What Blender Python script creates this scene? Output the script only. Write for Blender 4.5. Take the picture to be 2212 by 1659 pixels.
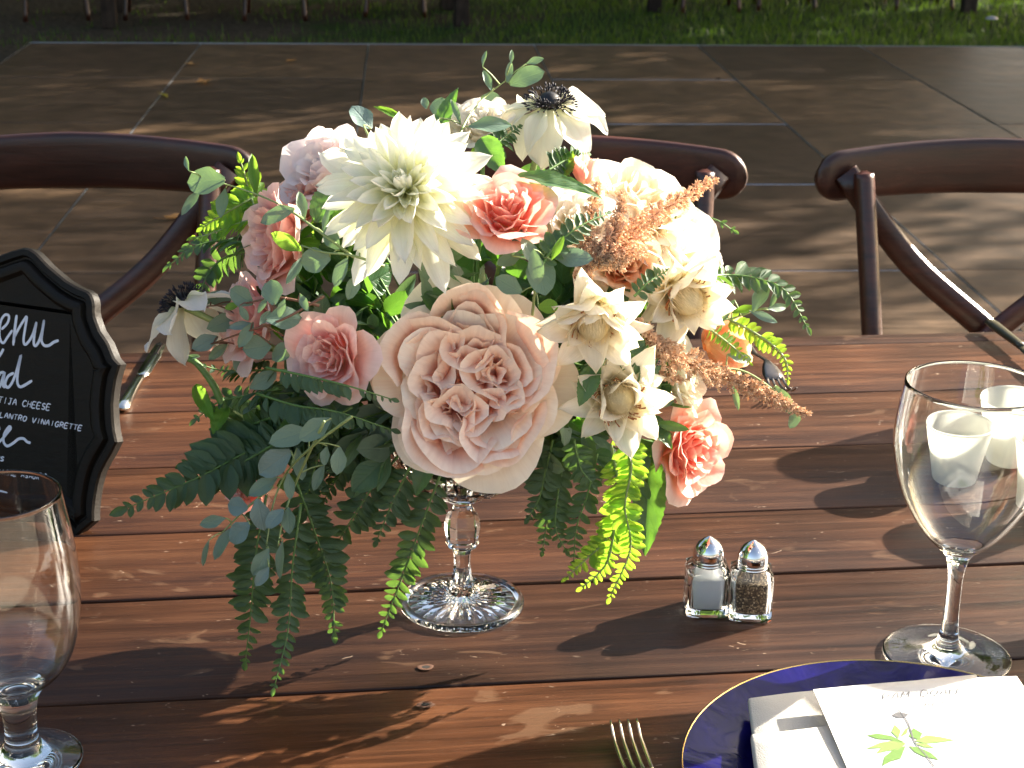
import bpy, math, random
from mathutils import Vector, Matrix, noise
R_ = math.radians
sin, cos, pi = math.sin, math.cos, math.pi
for o in list(bpy.data.objects): bpy.data.objects.remove(o)
SC = bpy.context.scene
COL = SC.collection
# ------------------------------------------------------------------ camera
CAM = Vector((0, 0, 1.38)); PITCH = R_(19.83); ROLL = R_(0.8)
FWD = Vector((0, cos(PITCH), -sin(PITCH))); _r = Vector((1, 0, 0)); _u = _r.cross(FWD)
RGT = cos(ROLL)*_r + sin(ROLL)*_u; UPV = -sin(ROLL)*_r + cos(ROLL)*_u
cd = bpy.data.cameras.new('camera'); cam = bpy.data.objects.new('camera', cd); COL.objects.link(cam)
cam.matrix_world = Matrix.Translation(CAM) @ Matrix((RGT, UPV, -FWD)).transposed().to_4x4()
cd.sensor_width = 36; cd.lens = 58.23; cd.clip_start = .02; cd.clip_end = 500
cd.dof.use_dof = True; cd.dof.focus_distance = 1.2; cd.dof.aperture_fstop = 24
SC.camera = cam
# ------------------------------------------------------------------ sky, sun, exposure
SUN_AZ, SUN_EL = R_(30), R_(25)          # azimuth counted from +x towards +y
w = bpy.data.worlds.new('World'); SC.world = w; w.use_nodes = True
nt = w.node_tree; sky = nt.nodes.new('ShaderNodeTexSky'); sky.sky_type = 'NISHITA'; sky.sun_disc = False
sky.dust_density = 4.0; sky.air_density = .9; sky.sun_elevation = SUN_EL; sky.sun_rotation = R_(90) - SUN_AZ
tint = nt.nodes.new('ShaderNodeMix'); tint.data_type = 'RGBA'; tint.blend_type = 'MULTIPLY'; tint.inputs[0].default_value = 1
tint.inputs[7].default_value = (1.0, .93, .84, 1)       # uniform warm tint on the sky, in place of white balance
nt.links.new(sky.outputs[0], tint.inputs[6]); nt.links.new(tint.outputs[2], nt.nodes['Background'].inputs[0]); nt.nodes['Background'].inputs[1].default_value = 0.085
sl = bpy.data.lights.new('sun', 'SUN'); sl.energy = 5.0; sl.angle = R_(.53); sl.color = (1, .92, .79)
sun = bpy.data.objects.new('sun', sl); COL.objects.link(sun)
SUND = Vector((cos(SUN_EL)*cos(SUN_AZ), cos(SUN_EL)*sin(SUN_AZ), sin(SUN_EL)))
sun.rotation_euler = SUND.to_track_quat('Z', 'Y').to_euler(); sun.location = (6, 4, 5)
SC.view_settings.view_transform = 'Standard'; SC.view_settings.look = 'None'
SC.view_settings.exposure = 2.2; SC.view_settings.gamma = 1
SC.cycles.use_denoising = True; SC.cycles.max_bounces = 14; SC.cycles.transmission_bounces = 12
SC.cycles.transparent_max_bounces = 24; SC.cycles.glossy_bounces = 5; SC.cycles.diffuse_bounces = 8
SC.cycles.caustics_refractive = True; SC.cycles.caustics_reflective = False; SC.cycles.blur_glossy = .6
SC.cycles.sample_clamp_indirect = 4

# ------------------------------------------------------------------ helpers
F = 3578.; TZ = .76
def ray(x, y): return FWD + RGT*((x-1106)/F) - UPV*((y-829.5)/F)
def at(x, y, Y): d = ray(x, y); return CAM + d*(Y/d.y)
def onz(x, y, z=TZ): d = ray(x, y); return CAM + d*((z-CAM.z)/d.z)
def cdir(a, b, c): return (RGT*a + UPV*b - FWD*c).normalized()
def px2m(p, P): return p*((P-CAM).dot(FWD))/F
def basis(z, spin=0, up=None):
    z = z.normalized(); up = up or Vector((0, 0, 1))
    x = up.cross(z)
    if x.length < 1e-3: x = Vector((1, 0, 0))
    x.normalize(); y = z.cross(x)
    return Matrix((x, y, z)).transposed().to_4x4() @ Matrix.Rotation(spin, 4, 'Z')
def axes(x, y, z): return Matrix((x, y, z)).transposed().to_4x4()
def mesh(name, v, f, mat, t=None, smooth=True, s=None):
    m = bpy.data.meshes.new(name); m.from_pydata([tuple(a) for a in v], [], f)
    if mat: m.materials.append(mat)
    if t is not None:
        at_ = m.attributes.new('t', 'FLOAT', 'POINT'); at_.data.foreach_set('value', t)
    if s is not None:
        at_ = m.attributes.new('s', 'FLOAT', 'POINT'); at_.data.foreach_set('value', s)
    if smooth: m.shade_smooth()
    m.update(); return m
def grid(name, fn, nx, ny, mat, closed=False):
    v, t, f, sa = [], [], [], []
    for j in range(ny):
        for i in range(nx):
            s = (i/(nx if closed else nx-1))*2-1; tt = j/(ny-1)
            v.append(fn(s, tt)); t.append(tt); sa.append(s)
    for j in range(ny-1):
        for i in range(nx if closed else nx-1):
            k = (i+1) % nx
            f.append((j*nx+i, j*nx+k, (j+1)*nx+k, (j+1)*nx+i))
    return mesh(name, v, f, mat, t, True, sa)
def obj(name, m, parent=None, M=None, kind=None):
    o = bpy.data.objects.new(name, m); COL.objects.link(o)
    if parent: o.parent = parent
    if M is not None: o.matrix_basis = M
    if kind: o['kind'] = kind
    return o
def tag(o, label, cat, group=None):
    o['label'] = label; o['category'] = cat
    if group: o['group'] = group
    return o
def thing(name, label, cat, loc=(0, 0, 0), M=None, group=None):
    o = bpy.data.objects.new(name, None); COL.objects.link(o); o.empty_display_size = .02
    o.matrix_basis = Matrix.Translation(Vector(loc)) @ (M or Matrix.Identity(4))
    return tag(o, label, cat, group)
def copy_tree(o, parent=None):
    c = o.copy(); COL.objects.link(c); c.parent = parent
    for ch in list(o.children): copy_tree(ch, c)
    return c
class MB:
    def __init__(s): s.v = []; s.f = []
    def add(s, v, f):
        n = len(s.v); s.v += [Vector(a) for a in v]; s.f += [tuple(i+n for i in q) for q in f]; return s
    def box(s, x0, x1, y0, y1, z0, z1, b=.0):
        if b <= 0:
            v = [(x, y, z) for z in (z0, z1) for y in (y0, y1) for x in (x0, x1)]
            return s.add(v, [(0, 2, 3, 1), (4, 5, 7, 6), (0, 1, 5, 4), (2, 6, 7, 3), (0, 4, 6, 2), (1, 3, 7, 5)])
        rings = []
        for z, ins in ((z0, b), (z0+b, 0), (z1-b, 0), (z1-b*.3, b*.3), (z1, b)):
            a0, a1, c0, c1 = x0+ins, x1-ins, y0+ins, y1-ins
            rings.append([(a0+b, c0, z), (a1-b, c0, z), (a1, c0+b, z), (a1, c1-b, z), (a1-b, c1, z), (a0+b, c1, z), (a0, c1-b, z), (a0, c0+b, z)])
        return s.loft(rings)
    def loft(s, rings, caps=True):
        n = len(rings[0]); v = [p for r in rings for p in r]; f = []
        for j in range(len(rings)-1):
            for i in range(n):
                k = (i+1) % n; f.append((j*n+i, j*n+k, (j+1)*n+k, (j+1)*n+i))
        if caps:
            f.append(tuple(range(n-1, -1, -1))); f.append(tuple((len(rings)-1)*n+i for i in range(n)))
        return s.add(v, f)
    def tube(s, pts, r, n=6, caps=True, flat=1.0, up=None):
        pts = [Vector(p) for p in pts]; rings = []
        rr = r if isinstance(r, (list, tuple)) else [r]*len(pts)
        nrm = None
        for i, p in enumerate(pts):
            d = (pts[min(i+1, len(pts)-1)]-pts[max(i-1, 0)]).normalized()
            if nrm is None:
                a = Vector(up) if up else (Vector((0, 0, 1)) if abs(d.z) < .9 else Vector((1, 0, 0)))
                nrm = (a - d*a.dot(d)).normalized()
            else: nrm = (nrm - d*nrm.dot(d)).normalized()
            b = d.cross(nrm)
            rings.append([p + (nrm*cos(2*pi*k/n)*flat + b*sin(2*pi*k/n))*rr[i] for k in range(n)])
        return s.loft(rings, caps)
    def lathe(s, prof, n=32, caps=False, fn=None):
        rings = []
        for r, z in prof:
            ring = []
            for k in range(n):
                a = 2*pi*k/n; q = (r, z) if fn is None else fn(r, z, k)
                ring.append((q[0]*cos(a), q[0]*sin(a), q[1]))
            rings.append(ring)
        return s.loft(rings, caps)
    def obj(s, name, mat, parent=None, M=None, smooth=True, kind=None):
        return obj(name, mesh(name, s.v, s.f, mat, None, smooth), parent, M, kind)
def spline(pts, n=8):
    P = [Vector(p) for p in pts]; out = []
    P = [P[0]*2-P[1]] + P + [P[-1]*2-P[-2]]
    for i in range(1, len(P)-2):
        for k in range(n):
            t = k/n; a, b, c, d = P[i-1:i+3]
            out.append(.5*((2*b)+(c-a)*t+(2*a-5*b+4*c-d)*t*t+(3*b-a-3*c+d)*t**3))
    return out+[P[-2]]
def autosmooth(o, ang=35):
    m = o.data
    m.shade_smooth()
    try: m.set_sharp_from_angle(angle=R_(ang))
    except Exception: pass
    return o

# ------------------------------------------------------------------ materials
def mat_new(name):
    m = bpy.data.materials.new(name); m.use_nodes = True; nt = m.node_tree; nt.nodes.clear()
    out = nt.nodes.new('ShaderNodeOutputMaterial'); return m, nt, out
def N(nt, t, **kw):
    n = nt.nodes.new(t)
    for k, v in kw.items():
        if k.startswith('i_'):
            key = k[2:]; key = int(key) if key.isdigit() else key.replace('_', ' ')
            n.inputs[key].default_value = v
        else: setattr(n, k, v)
    return n
def ramp(nt, fac, stops, interp='LINEAR'):
    r = nt.nodes.new('ShaderNodeValToRGB'); r.color_ramp.interpolation = interp
    e = r.color_ramp.elements
    while len(e) > 1: e.remove(e[-1])
    e[0].position = stops[0][0]; e[0].color = (*stops[0][1], 1) if len(stops[0][1]) == 3 else stops[0][1]
    for p, c in stops[1:]:
        q = e.new(p); q.color = (*c, 1)
    if fac is not None: nt.links.new(fac, r.inputs[0])
    return r
def g(v): return (v, v, v)
def simple(name, col, rough=.5, metal=0, spec=.5, coat=0, trans=0):
    m, nt, out = mat_new(name)
    b = N(nt, 'ShaderNodeBsdfPrincipled'); b.inputs['Base Color'].default_value = (*col, 1)
    b.inputs['Roughness'].default_value = rough; b.inputs['Metallic'].default_value = metal
    b.inputs['Specular IOR Level'].default_value = spec; b.inputs['Coat Weight'].default_value = coat
    b.inputs['Transmission Weight'].default_value = trans
    nt.links.new(b.outputs[0], out.inputs[0]); return m
def mix(nt, a, b, fac, bt='MIX'):
    n = nt.nodes.new('ShaderNodeMix'); n.data_type = 'RGBA'; n.blend_type = bt
    for s, v in ((n.inputs[6], a), (n.inputs[7], b), (n.inputs[0], fac)):
        if isinstance(v, (int, float)): s.default_value = v
        elif isinstance(v, tuple): s.default_value = (*v, 1)
        else: nt.links.new(v, s)
    return n.outputs[2]
def thin(name, stops, tcol, tf=.4, rough=.5, spec=.3, vary=.12, nscale=60, bump=.15, coat=0, veins=0, back=None):
    """petals and leaves: principled + translucent, colour along the petal (attribute t), jitter per object"""
    m, nt, out = mat_new(name); L = nt.links
    a = N(nt, 'ShaderNodeAttribute', attribute_name='t'); r = ramp(nt, a.outputs['Fac'], stops)
    oi = N(nt, 'ShaderNodeObjectInfo'); tc = N(nt, 'ShaderNodeTexCoord')
    nz = N(nt, 'ShaderNodeTexNoise', i_Scale=nscale, i_Detail=4.); L.new(tc.outputs['Object'], nz.inputs['Vector'])
    c = mix(nt, r.outputs[0], ramp(nt, nz.outputs[0], [(.3, g(1-vary)), (.7, g(1+vary*.4))]).outputs[0], 1., 'MULTIPLY')
    c = mix(nt, c, ramp(nt, oi.outputs['Random'], [(0, g(1-vary*1.6)), (1, g(1+vary))]).outputs[0], 1., 'MULTIPLY')
    vh = None
    if veins:
        sA = N(nt, 'ShaderNodeAttribute', attribute_name='s'); cv_ = N(nt, 'ShaderNodeCombineXYZ')
        def mth(op, *a_):
            n_ = N(nt, 'ShaderNodeMath', operation=op)
            for k_, x_ in enumerate(a_):
                if isinstance(x_, (int, float)): n_.inputs[k_].default_value = x_
                else: L.new(x_, n_.inputs[k_])
            return n_.outputs[0]
        if veins == 'petal':      # fine streaks running from base to tip
            L.new(mth('MULTIPLY', sA.outputs['Fac'], 9.), cv_.inputs[0]); L.new(mth('MULTIPLY', a.outputs['Fac'], 1.3), cv_.inputs[1]); L.new(mth('MULTIPLY', oi.outputs['Random'], 60.), cv_.inputs[2])
            vn = N(nt, 'ShaderNodeTexNoise', i_Scale=1., i_Detail=5., i_Roughness=.7); L.new(cv_.outputs[0], vn.inputs['Vector']); vh = vn.outputs[0]
            c = mix(nt, c, ramp(nt, vh, [(.3, (.90, .86, .84)), (.6, g(1.02))]).outputs[0], 1., 'MULTIPLY')
        else:                     # midrib and slanting side veins
            ab = mth('ABSOLUTE', sA.outputs['Fac']); rib = mth('SMOOTH_MAX', mth('SUBTRACT', 1., mth('MULTIPLY', ab, 9.)), 0., .05)
            wv_ = mth('SINE', mth('SUBTRACT', mth('MULTIPLY', a.outputs['Fac'], 46.), mth('MULTIPLY', ab, 15.)))
            sv = mth('MULTIPLY', mth('POWER', mth('MAXIMUM', wv_, 0.), 6.), .45); vh = mth('MAXIMUM', rib, sv)
            c = mix(nt, c, mix(nt, c, (1.9, 1.9, 1.6), 1., 'MULTIPLY'), mth('MULTIPLY', vh, .55))
    b = N(nt, 'ShaderNodeBsdfPrincipled'); b.inputs['Roughness'].default_value = rough; b.inputs['Specular IOR Level'].default_value = spec
    b.inputs['Coat Weight'].default_value = coat; b.inputs['Coat Roughness'].default_value = .3
    cb = c
    if back:
        ge = N(nt, 'ShaderNodeNewGeometry'); cb = mix(nt, c, back, ge.outputs['Backfacing'])
    L.new(cb, b.inputs['Base Color'])
    tr = N(nt, 'ShaderNodeBsdfTranslucent'); tcn = mix(nt, c, tcol, .75); L.new(tcn, tr.inputs[0])
    if bump:
        bp = N(nt, 'ShaderNodeBump', i_Strength=bump, i_Distance=.001)
        n2 = N(nt, 'ShaderNodeTexNoise', i_Scale=nscale*4, i_Detail=3.); L.new(tc.outputs['Object'], n2.inputs['Vector'])
        L.new(vh or n2.outputs[0], bp.inputs['Height']); L.new(bp.outputs[0], b.inputs['Normal'])
        if vh: bp.inputs['Strength'].default_value = max(bump, .35)
    ms = N(nt, 'ShaderNodeMixShader'); ms.inputs[0].default_value = tf
    L.new(b.outputs[0], ms.inputs[1]); L.new(tr.outputs[0], ms.inputs[2]); L.new(ms.outputs[0], out.inputs[0])
    return m
P_hero = thin('petal_blush', [(0, (.97, .47, .31)), (.45, (.98, .62, .48)), (.8, (.98, .77, .64)), (1, (.98, .87, .76))], (1., .68, .48), .24, .62, .18, .05, 40, .3, veins='petal')
P_heroO = thin('petal_blush_outer', [(0, (.70, .74, .46)), (.35, (.97, .90, .72)), (.8, (.98, .87, .73)), (1, (.98, .92, .80))], (1., .88, .66), .26, .62, .18, .05, 40, .3, veins='petal')
P_pink = thin('petal_pink', [(0, (.92, .68, .42)), (.4, (.95, .46, .38)), (.8, (.96, .62, .53)), (1, (.97, .77, .70))], (1., .52, .38), .42, .5, .3, .06, 60, veins='petal')
P_pale = thin('petal_pale_pink', [(0, (.90, .68, .48)), (.4, (.95, .58, .52)), (.8, (.96, .71, .66)), (1, (.97, .81, .77))], (.92, .55, .48), .38, .5, .3, .06, 60, veins='petal')
P_cream = thin('petal_cream', [(0, (.82, .82, .50)), (.35, (.93, .89, .77)), (1, (.95, .92, .87))], (.98, .93, .78), .42, .5, .3, .04, 60, veins='petal')
P_peach = thin('petal_peach', [(0, (.85, .60, .30)), (.5, (.88, .55, .34)), (1, (.88, .66, .50))], (.95, .58, .3), .42, .5, .3, .05, 60, veins='petal')
P_white = thin('petal_white', [(0, (.74, .77, .40)), (.3, (.90, .90, .76)), (1, (.92, .92, .88))], (.94, .94, .78), .42, .5, .25, .04, 50, veins='petal')
P_dahlia = thin('petal_dahlia', [(0, (.80, .76, .26)), (.30, (.90, .90, .66)), (.7, (.94, .96, .90)), (1, (.95, .97, .96))], (.96, .97, .76), .40, .45, .3, .04, 50, veins='petal')
P_bride = thin('bract_cream', [(0, (.80, .72, .48)), (.4, (.93, .89, .76)), (.85, (.95, .93, .86)), (1, (.88, .82, .62))], (.98, .94, .76), .45, .45, .3, .06, 90, .3, veins='petal')
M_tuft = thin('silk_tuft', [(0, (.70, .60, .36)), (1, (.90, .80, .60))], (.85, .75, .5), .3, .6, .2, .12, 200, 0)
M_pollen = simple('russet_filament', (.32, .11, .03), .6)
M_anther = simple('anther_blue_black', (.012, .011, .022), .65, 0, .4)
M_dome = simple('anemone_dome', (.006, .006, .008), .45)
M_astil = thin('astilbe_floret', [(0, (.60, .40, .26)), (1, (.80, .63, .46))], (.92, .66, .42), .35, .7, .2, .25, 300, 0)
M_aststem = simple('astilbe_stem', (.30, .13, .05), .6)
L_euc = thin('leaf_eucalyptus', [(0, (.12, .19, .11)), (1, (.10, .175, .135))], (.30, .50, .12), .22, .5, .35, .22, 30, .2, .1, back=(.16, .245, .185), veins='leaf')
L_eucb = thin('leaf_eucalyptus_blue', [(0, (.075, .135, .13)), (1, (.07, .13, .15))], (.25, .42, .16), .18, .45, .4, .18, 30, .2, .15, back=(.16, .24, .22), veins='leaf')
L_fern = thin('leaf_fern', [(0, (.024, .062, .022)), (1, (.032, .078, .028))], (.22, .42, .05), .30, .45, .35, .35, 80, .2, back=(.07, .13, .07), veins='leaf')
L_fernl = thin('leaf_fern_bright', [(0, (.10, .26, .025)), (1, (.13, .30, .03))], (.50, .78, .05), .5, .45, .35, .2, 80, .2, back=(.14, .30, .06), veins='leaf')  # brighter, yellower copy of the fern leaf green
L_broad = thin('leaf_broad', [(0, (.04, .10, .04)), (1, (.035, .095, .045))], (.24, .55, .04), .35, .4, .45, .25, 50, .5, .1, back=(.08, .16, .08), veins='leaf')
L_green = thin('leaf_fresh', [(0, (.09, .24, .03)), (1, (.10, .26, .035))], (.42, .75, .06), .45, .45, .4, .2, 60, .3, veins='leaf')
L_tree = thin('tree_leaf', [(0, (.04, .08, .02)), (1, (.05, .10, .025))], (.2, .35, .04), .3, .5, .3, .3, 5, 0)
M_stem = simple('green_stem', (.10, .20, .05), .5)
M_stemp = simple('pale_stem', (.24, .32, .12), .5)
M_stemr = simple('reddish_stem', (.16, .08, .05), .5)
M_chrome = simple('chrome', (.85, .85, .86), .08, 1)
M_silver = simple('polished_silver', (.78, .76, .70), .14, 1)
M_goldtone = simple('warm_silver', (.86, .82, .72), .16, 1)
M_steel = simple('aluminium_edge', (.42, .47, .55), .38, 1)
M_salt = simple('salt', (.82, .82, .82), .8)
M_white = simple('white_marker', (.70, .75, .84), .7)
M_black = simple('dark_void', (.01, .008, .006), .9)
M_gold = simple('gold_rim', (.75, .52, .2), .25, 1)
M_ink = simple('grey_ink', (.10, .10, .105), .8)
M_inkg = simple('green_ink', (.17, .30, .06), .8)
M_inkgd = simple('dark_green_ink', (.10, .20, .035), .8)
def glass(name, col=(1, 1, 1), ior=1.5, rough=0.):
    m, nt, out = mat_new(name); b = N(nt, 'ShaderNodeBsdfGlass', i_IOR=ior, i_Roughness=rough); b.inputs[0].default_value = (*col, 1)
    nt.links.new(b.outputs[0], out.inputs[0]); return m
M_glass = glass('clear_glass', (.98, .99, .99))
def thin_glass(name, base=.06, tint=(.93, .95, .95)):
    """wall of a blown glass bowl: clear, with edge-on absorption and fresnel reflection"""
    m, nt, out = mat_new(name); L = nt.links
    fr = N(nt, 'ShaderNodeFresnel', i_IOR=1.32); lw = N(nt, 'ShaderNodeLayerWeight', i_Blend=.25)
    tr = N(nt, 'ShaderNodeBsdfTransparent')
    rc = ramp(nt, lw.outputs['Facing'], [(0, tint), (.6, tuple(.92*c for c in tint)), (.92, (.82, .85, .86)), (1, (.72, .76, .78))]); L.new(rc.outputs[0], tr.inputs[0])
    gl = N(nt, 'ShaderNodeBsdfGlossy', i_Roughness=.02)
    ms = N(nt, 'ShaderNodeMixShader'); mn = N(nt, 'ShaderNodeMath', operation='MINIMUM'); mn.inputs[1].default_value = .30; L.new(fr.outputs[0], mn.inputs[0]); L.new(mn.outputs[0], ms.inputs[0]); L.new(tr.outputs[0], ms.inputs[1]); L.new(gl.outputs[0], ms.inputs[2])
    L.new(ms.outputs[0], out.inputs[0]); return m
M_bowl = thin_glass('blown_glass')
def frosted():
    m, nt, out = mat_new('frosted_glass'); L = nt.links
    b = N(nt, 'ShaderNodeBsdfPrincipled'); b.inputs['Base Color'].default_value = (.80, .82, .80, 1); b.inputs['Roughness'].default_value = .6
    t = N(nt, 'ShaderNodeBsdfTranslucent'); t.inputs[0].default_value = (.86, .86, .80, 1)
    ms = N(nt, 'ShaderNodeMixShader'); ms.inputs[0].default_value = .68
    L.new(b.outputs[0], ms.inputs[1]); L.new(t.outputs[0], ms.inputs[2]); L.new(ms.outputs[0], out.inputs[0]); return m
M_frost = frosted()
def wood(name, c0, c1, c2, sx, sy, sz, rough=.45, bump=.25, wear=None, spec=.5, specks=None, coat=0, offs=40.):
    m, nt, out = mat_new(name); L = nt.links
    tc = N(nt, 'ShaderNodeTexCoord'); oi = N(nt, 'ShaderNodeObjectInfo')
    of = N(nt, 'ShaderNodeVectorMath', operation='MULTIPLY_ADD'); L.new(tc.outputs['Object'], of.inputs[0]); of.inputs[1].default_value = (1, 1, 1)
    sc_ = N(nt, 'ShaderNodeVectorMath', operation='SCALE'); cmb = N(nt, 'ShaderNodeCombineXYZ')
    for k in range(3): L.new(oi.outputs['Random'], cmb.inputs[k])
    L.new(cmb.outputs[0], sc_.inputs[0]); sc_.inputs['Scale'].default_value = offs; L.new(sc_.outputs[0], of.inputs[2])
    mp = N(nt, 'ShaderNodeMapping'); mp.inputs['Scale'].default_value = (sx, sy, sz); L.new(of.outputs[0], mp.inputs[0])
    n1 = N(nt, 'ShaderNodeTexNoise', i_Scale=1., i_Detail=7., i_Roughness=.65, i_Distortion=.6); L.new(mp.outputs[0], n1.inputs['Vector'])
    n2 = N(nt, 'ShaderNodeTexNoise', i_Scale=9., i_Detail=3.); L.new(of.outputs[0], n2.inputs['Vector'])
    mp6 = N(nt, 'ShaderNodeMapping'); mp6.inputs['Scale'].default_value = (sx*3, sy*4.5, sz*4); L.new(of.outputs[0], mp6.inputs[0])
    n6 = N(nt, 'ShaderNodeTexNoise', i_Scale=1., i_Detail=4., i_Roughness=.7); L.new(mp6.outputs[0], n6.inputs['Vector'])
    n16 = N(nt, 'ShaderNodeMath', operation='MULTIPLY_ADD'); L.new(n6.outputs[0], n16.inputs[0]); n16.inputs[1].default_value = .45; sub = N(nt, 'ShaderNodeMath', operation='SUBTRACT'); L.new(n1.outputs[0], sub.inputs[0]); sub.inputs[1].default_value = .225; L.new(sub.outputs[0], n16.inputs[2])
    r = ramp(nt, n16.outputs[0], [(.28, c0), (.5, c1), (.72, c2)])
    c = mix(nt, r.outputs[0], ramp(nt, n2.outputs[0], [(.3, g(.62)), (.7, g(1.25))]).outputs[0], 1., 'MULTIPLY')
    c = mix(nt, c, ramp(nt, oi.outputs['Random'], [(0, (.58, .54, .55)), (.5, (1, .92, .88)), (1, (1.25, 1.12, 1.0))]).outputs[0], 1., 'MULTIPLY')
    rough_s = None
    if wear:
        mp2 = N(nt, 'ShaderNodeMapping'); mp2.inputs['Scale'].default_value = (14, 34, 14); L.new(of.outputs[0], mp2.inputs[0])
        n3 = N(nt, 'ShaderNodeTexNoise', i_Scale=1., i_Detail=5., i_Distortion=1.2); L.new(mp2.outputs[0], n3.inputs['Vector'])
        wr = ramp(nt, n3.outputs[0], [(.64, g(0)), (.70, g(.42))]); c = mix(nt, c, wear, wr.outputs[0])
    if specks:
        n4 = N(nt, 'ShaderNodeTexNoise', i_Scale=130., i_Detail=2., i_Distortion=2.); 
        mp4 = N(nt, 'ShaderNodeMapping'); mp4.inputs['Scale'].default_value = (.45, 1, 1); L.new(of.outputs[0], mp4.inputs[0]); L.new(mp4.outputs[0], n4.inputs['Vector'])
        n5 = N(nt, 'ShaderNodeTexNoise', i_Scale=11., i_Detail=2.); L.new(of.outputs[0], n5.inputs['Vector'])
        mm = N(nt, 'ShaderNodeMath', operation='MULTIPLY'); L.new(ramp(nt, n4.outputs[0], [(.70, g(0)), (.75, g(.8))]).outputs[0], mm.inputs[0]); L.new(ramp(nt, n5.outputs[0], [(.45, g(0)), (.6, g(.8))]).outputs[0], mm.inputs[1])
        c = mix(nt, c, specks, mm.outputs[0])
    b = N(nt, 'ShaderNodeBsdfPrincipled'); L.new(c, b.inputs['Base Color']); b.inputs['Specular IOR Level'].default_value = spec
    b.inputs['Coat Weight'].default_value = coat; b.inputs['Coat Roughness'].default_value = .25
    L.new(ramp(nt, n1.outputs[0], [(.2, g(rough*.8)), (.8, g(min(1, rough*1.25)))]).outputs[0], b.inputs['Roughness'])
    bp = N(nt, 'ShaderNodeBump', i_Strength=bump, i_Distance=.003); L.new(n16.outputs[0], bp.inputs['Height']); L.new(bp.outputs[0], b.inputs['Normal'])
    L.new(b.outputs[0], out.inputs[0]); return m
W_table = wood('stained_pine', (.018, .0068, .0027), (.054, .0208, .0082), (.098, .0420, .0170), 3.2, 75, 40, .44, .28, (.15, .085, .048), .27, (.50, .38, .28))
W_chair = wood('dark_walnut', (.022, .0062, .0034), (.048, .0135, .0068), (.078, .023, .011), 5, 60, 60, .34, .15, None, .5, None, .25)
W_floor = wood('dance_floor_laminate', (.052, .034, .0195), (.092, .062, .037), (.142, .098, .061), 2.2, 34, 10, .45, .15, None, .3)
W_sign = wood('black_stained_wood', (.003, .0026, .0020), (.005, .004, .0028), (.009, .007, .0045), 6, 60, 60, .5, .25, None, .22)
W_bark = wood('bark', (.02, .015, .011), (.045, .034, .025), (.08, .06, .045), 12, 12, 2, .9, 1., None, .2)

# ------------------------------------------------------------------ ground
def ground_mat():
    m, nt, out = mat_new('lawn_ground'); L = nt.links; tc = N(nt, 'ShaderNodeTexCoord')
    n1 = N(nt, 'ShaderNodeTexNoise', i_Scale=1.3, i_Detail=6.); L.new(tc.outputs['Object'], n1.inputs['Vector'])
    n2 = N(nt, 'ShaderNodeTexNoise', i_Scale=30., i_Detail=5.); L.new(tc.outputs['Object'], n2.inputs['Vector'])
    sx = N(nt, 'ShaderNodeSeparateXYZ'); L.new(tc.outputs['Object'], sx.inputs[0])
    ma = N(nt, 'ShaderNodeMath', operation='MULTIPLY_ADD'); L.new(sx.outputs[0], ma.inputs[0]); ma.inputs[1].default_value = .11; L.new(n1.outputs[0], ma.inputs[2])
    grass = ramp(nt, n2.outputs[0], [(.3, (.014, .03, .008)), (.7, (.035, .065, .014))]).outputs[0]
    soil = ramp(nt, n2.outputs[0], [(.3, (.028, .023, .016)), (.7, (.085, .068, .046))]).outputs[0]
    c = mix(nt, soil, grass, ramp(nt, ma.outputs[0], [(.34, g(0)), (.52, g(1))]).outputs[0])
    b = N(nt, 'ShaderNodeBsdfPrincipled', i_Roughness=.95); b.inputs['Specular IOR Level'].default_value = .1; L.new(c, b.inputs['Base Color'])
    bp = N(nt, 'ShaderNodeBump', i_Strength=.8, i_Distance=.03); L.new(n2.outputs[0], bp.inputs['Height']); L.new(bp.outputs[0], b.inputs['Normal'])
    L.new(b.outputs[0], out.inputs[0]); return m
GZ = -.06
gm = MB().add([(-200, -200, GZ), (200, -200, GZ), (200, 200, GZ), (-200, 200, GZ)], [(0, 1, 2, 3)])
gr = gm.obj('ground', ground_mat(), kind='structure')
rnd = random.Random(5)
def gravel():
    m, nt, out = mat_new('bounce_gravel_pale'); L = nt.links; tc = N(nt, 'ShaderNodeTexCoord')
    n = N(nt, 'ShaderNodeTexVoronoi', i_Scale=55.); L.new(tc.outputs['Object'], n.inputs['Vector']); sp = N(nt, 'ShaderNodeSeparateColor'); L.new(n.outputs['Color'], sp.inputs[0])
    r = ramp(nt, sp.outputs[0], [(0, (.30, .24, .17)), (.6, (.44, .36, .27)), (1, (.56, .49, .40))])
    b = N(nt, 'ShaderNodeBsdfPrincipled', i_Roughness=.95); L.new(r.outputs[0], b.inputs['Base Color'])
    bp = N(nt, 'ShaderNodeBump', i_Strength=.8, i_Distance=.01); L.new(n.outputs['Distance'], bp.inputs['Height']); L.new(bp.outputs[0], b.inputs['Normal']); L.new(b.outputs[0], out.inputs[0]); return m
MB().add([(-40, -40, GZ+.004), (40, -40, GZ+.004), (40, .10, GZ+.004), (-40, .10, GZ+.004)], [(0, 1, 2, 3)]).obj('bounce_gravel', gravel(), kind='structure')   # added unseen gravel sheet, bounces warm sunlight up onto the flowers
FA = R_(3.8); FU = Vector((cos(FA), sin(FA), 0)); FV = Vector((-sin(FA), cos(FA), 0))
FEDGE = 9.50
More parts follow.
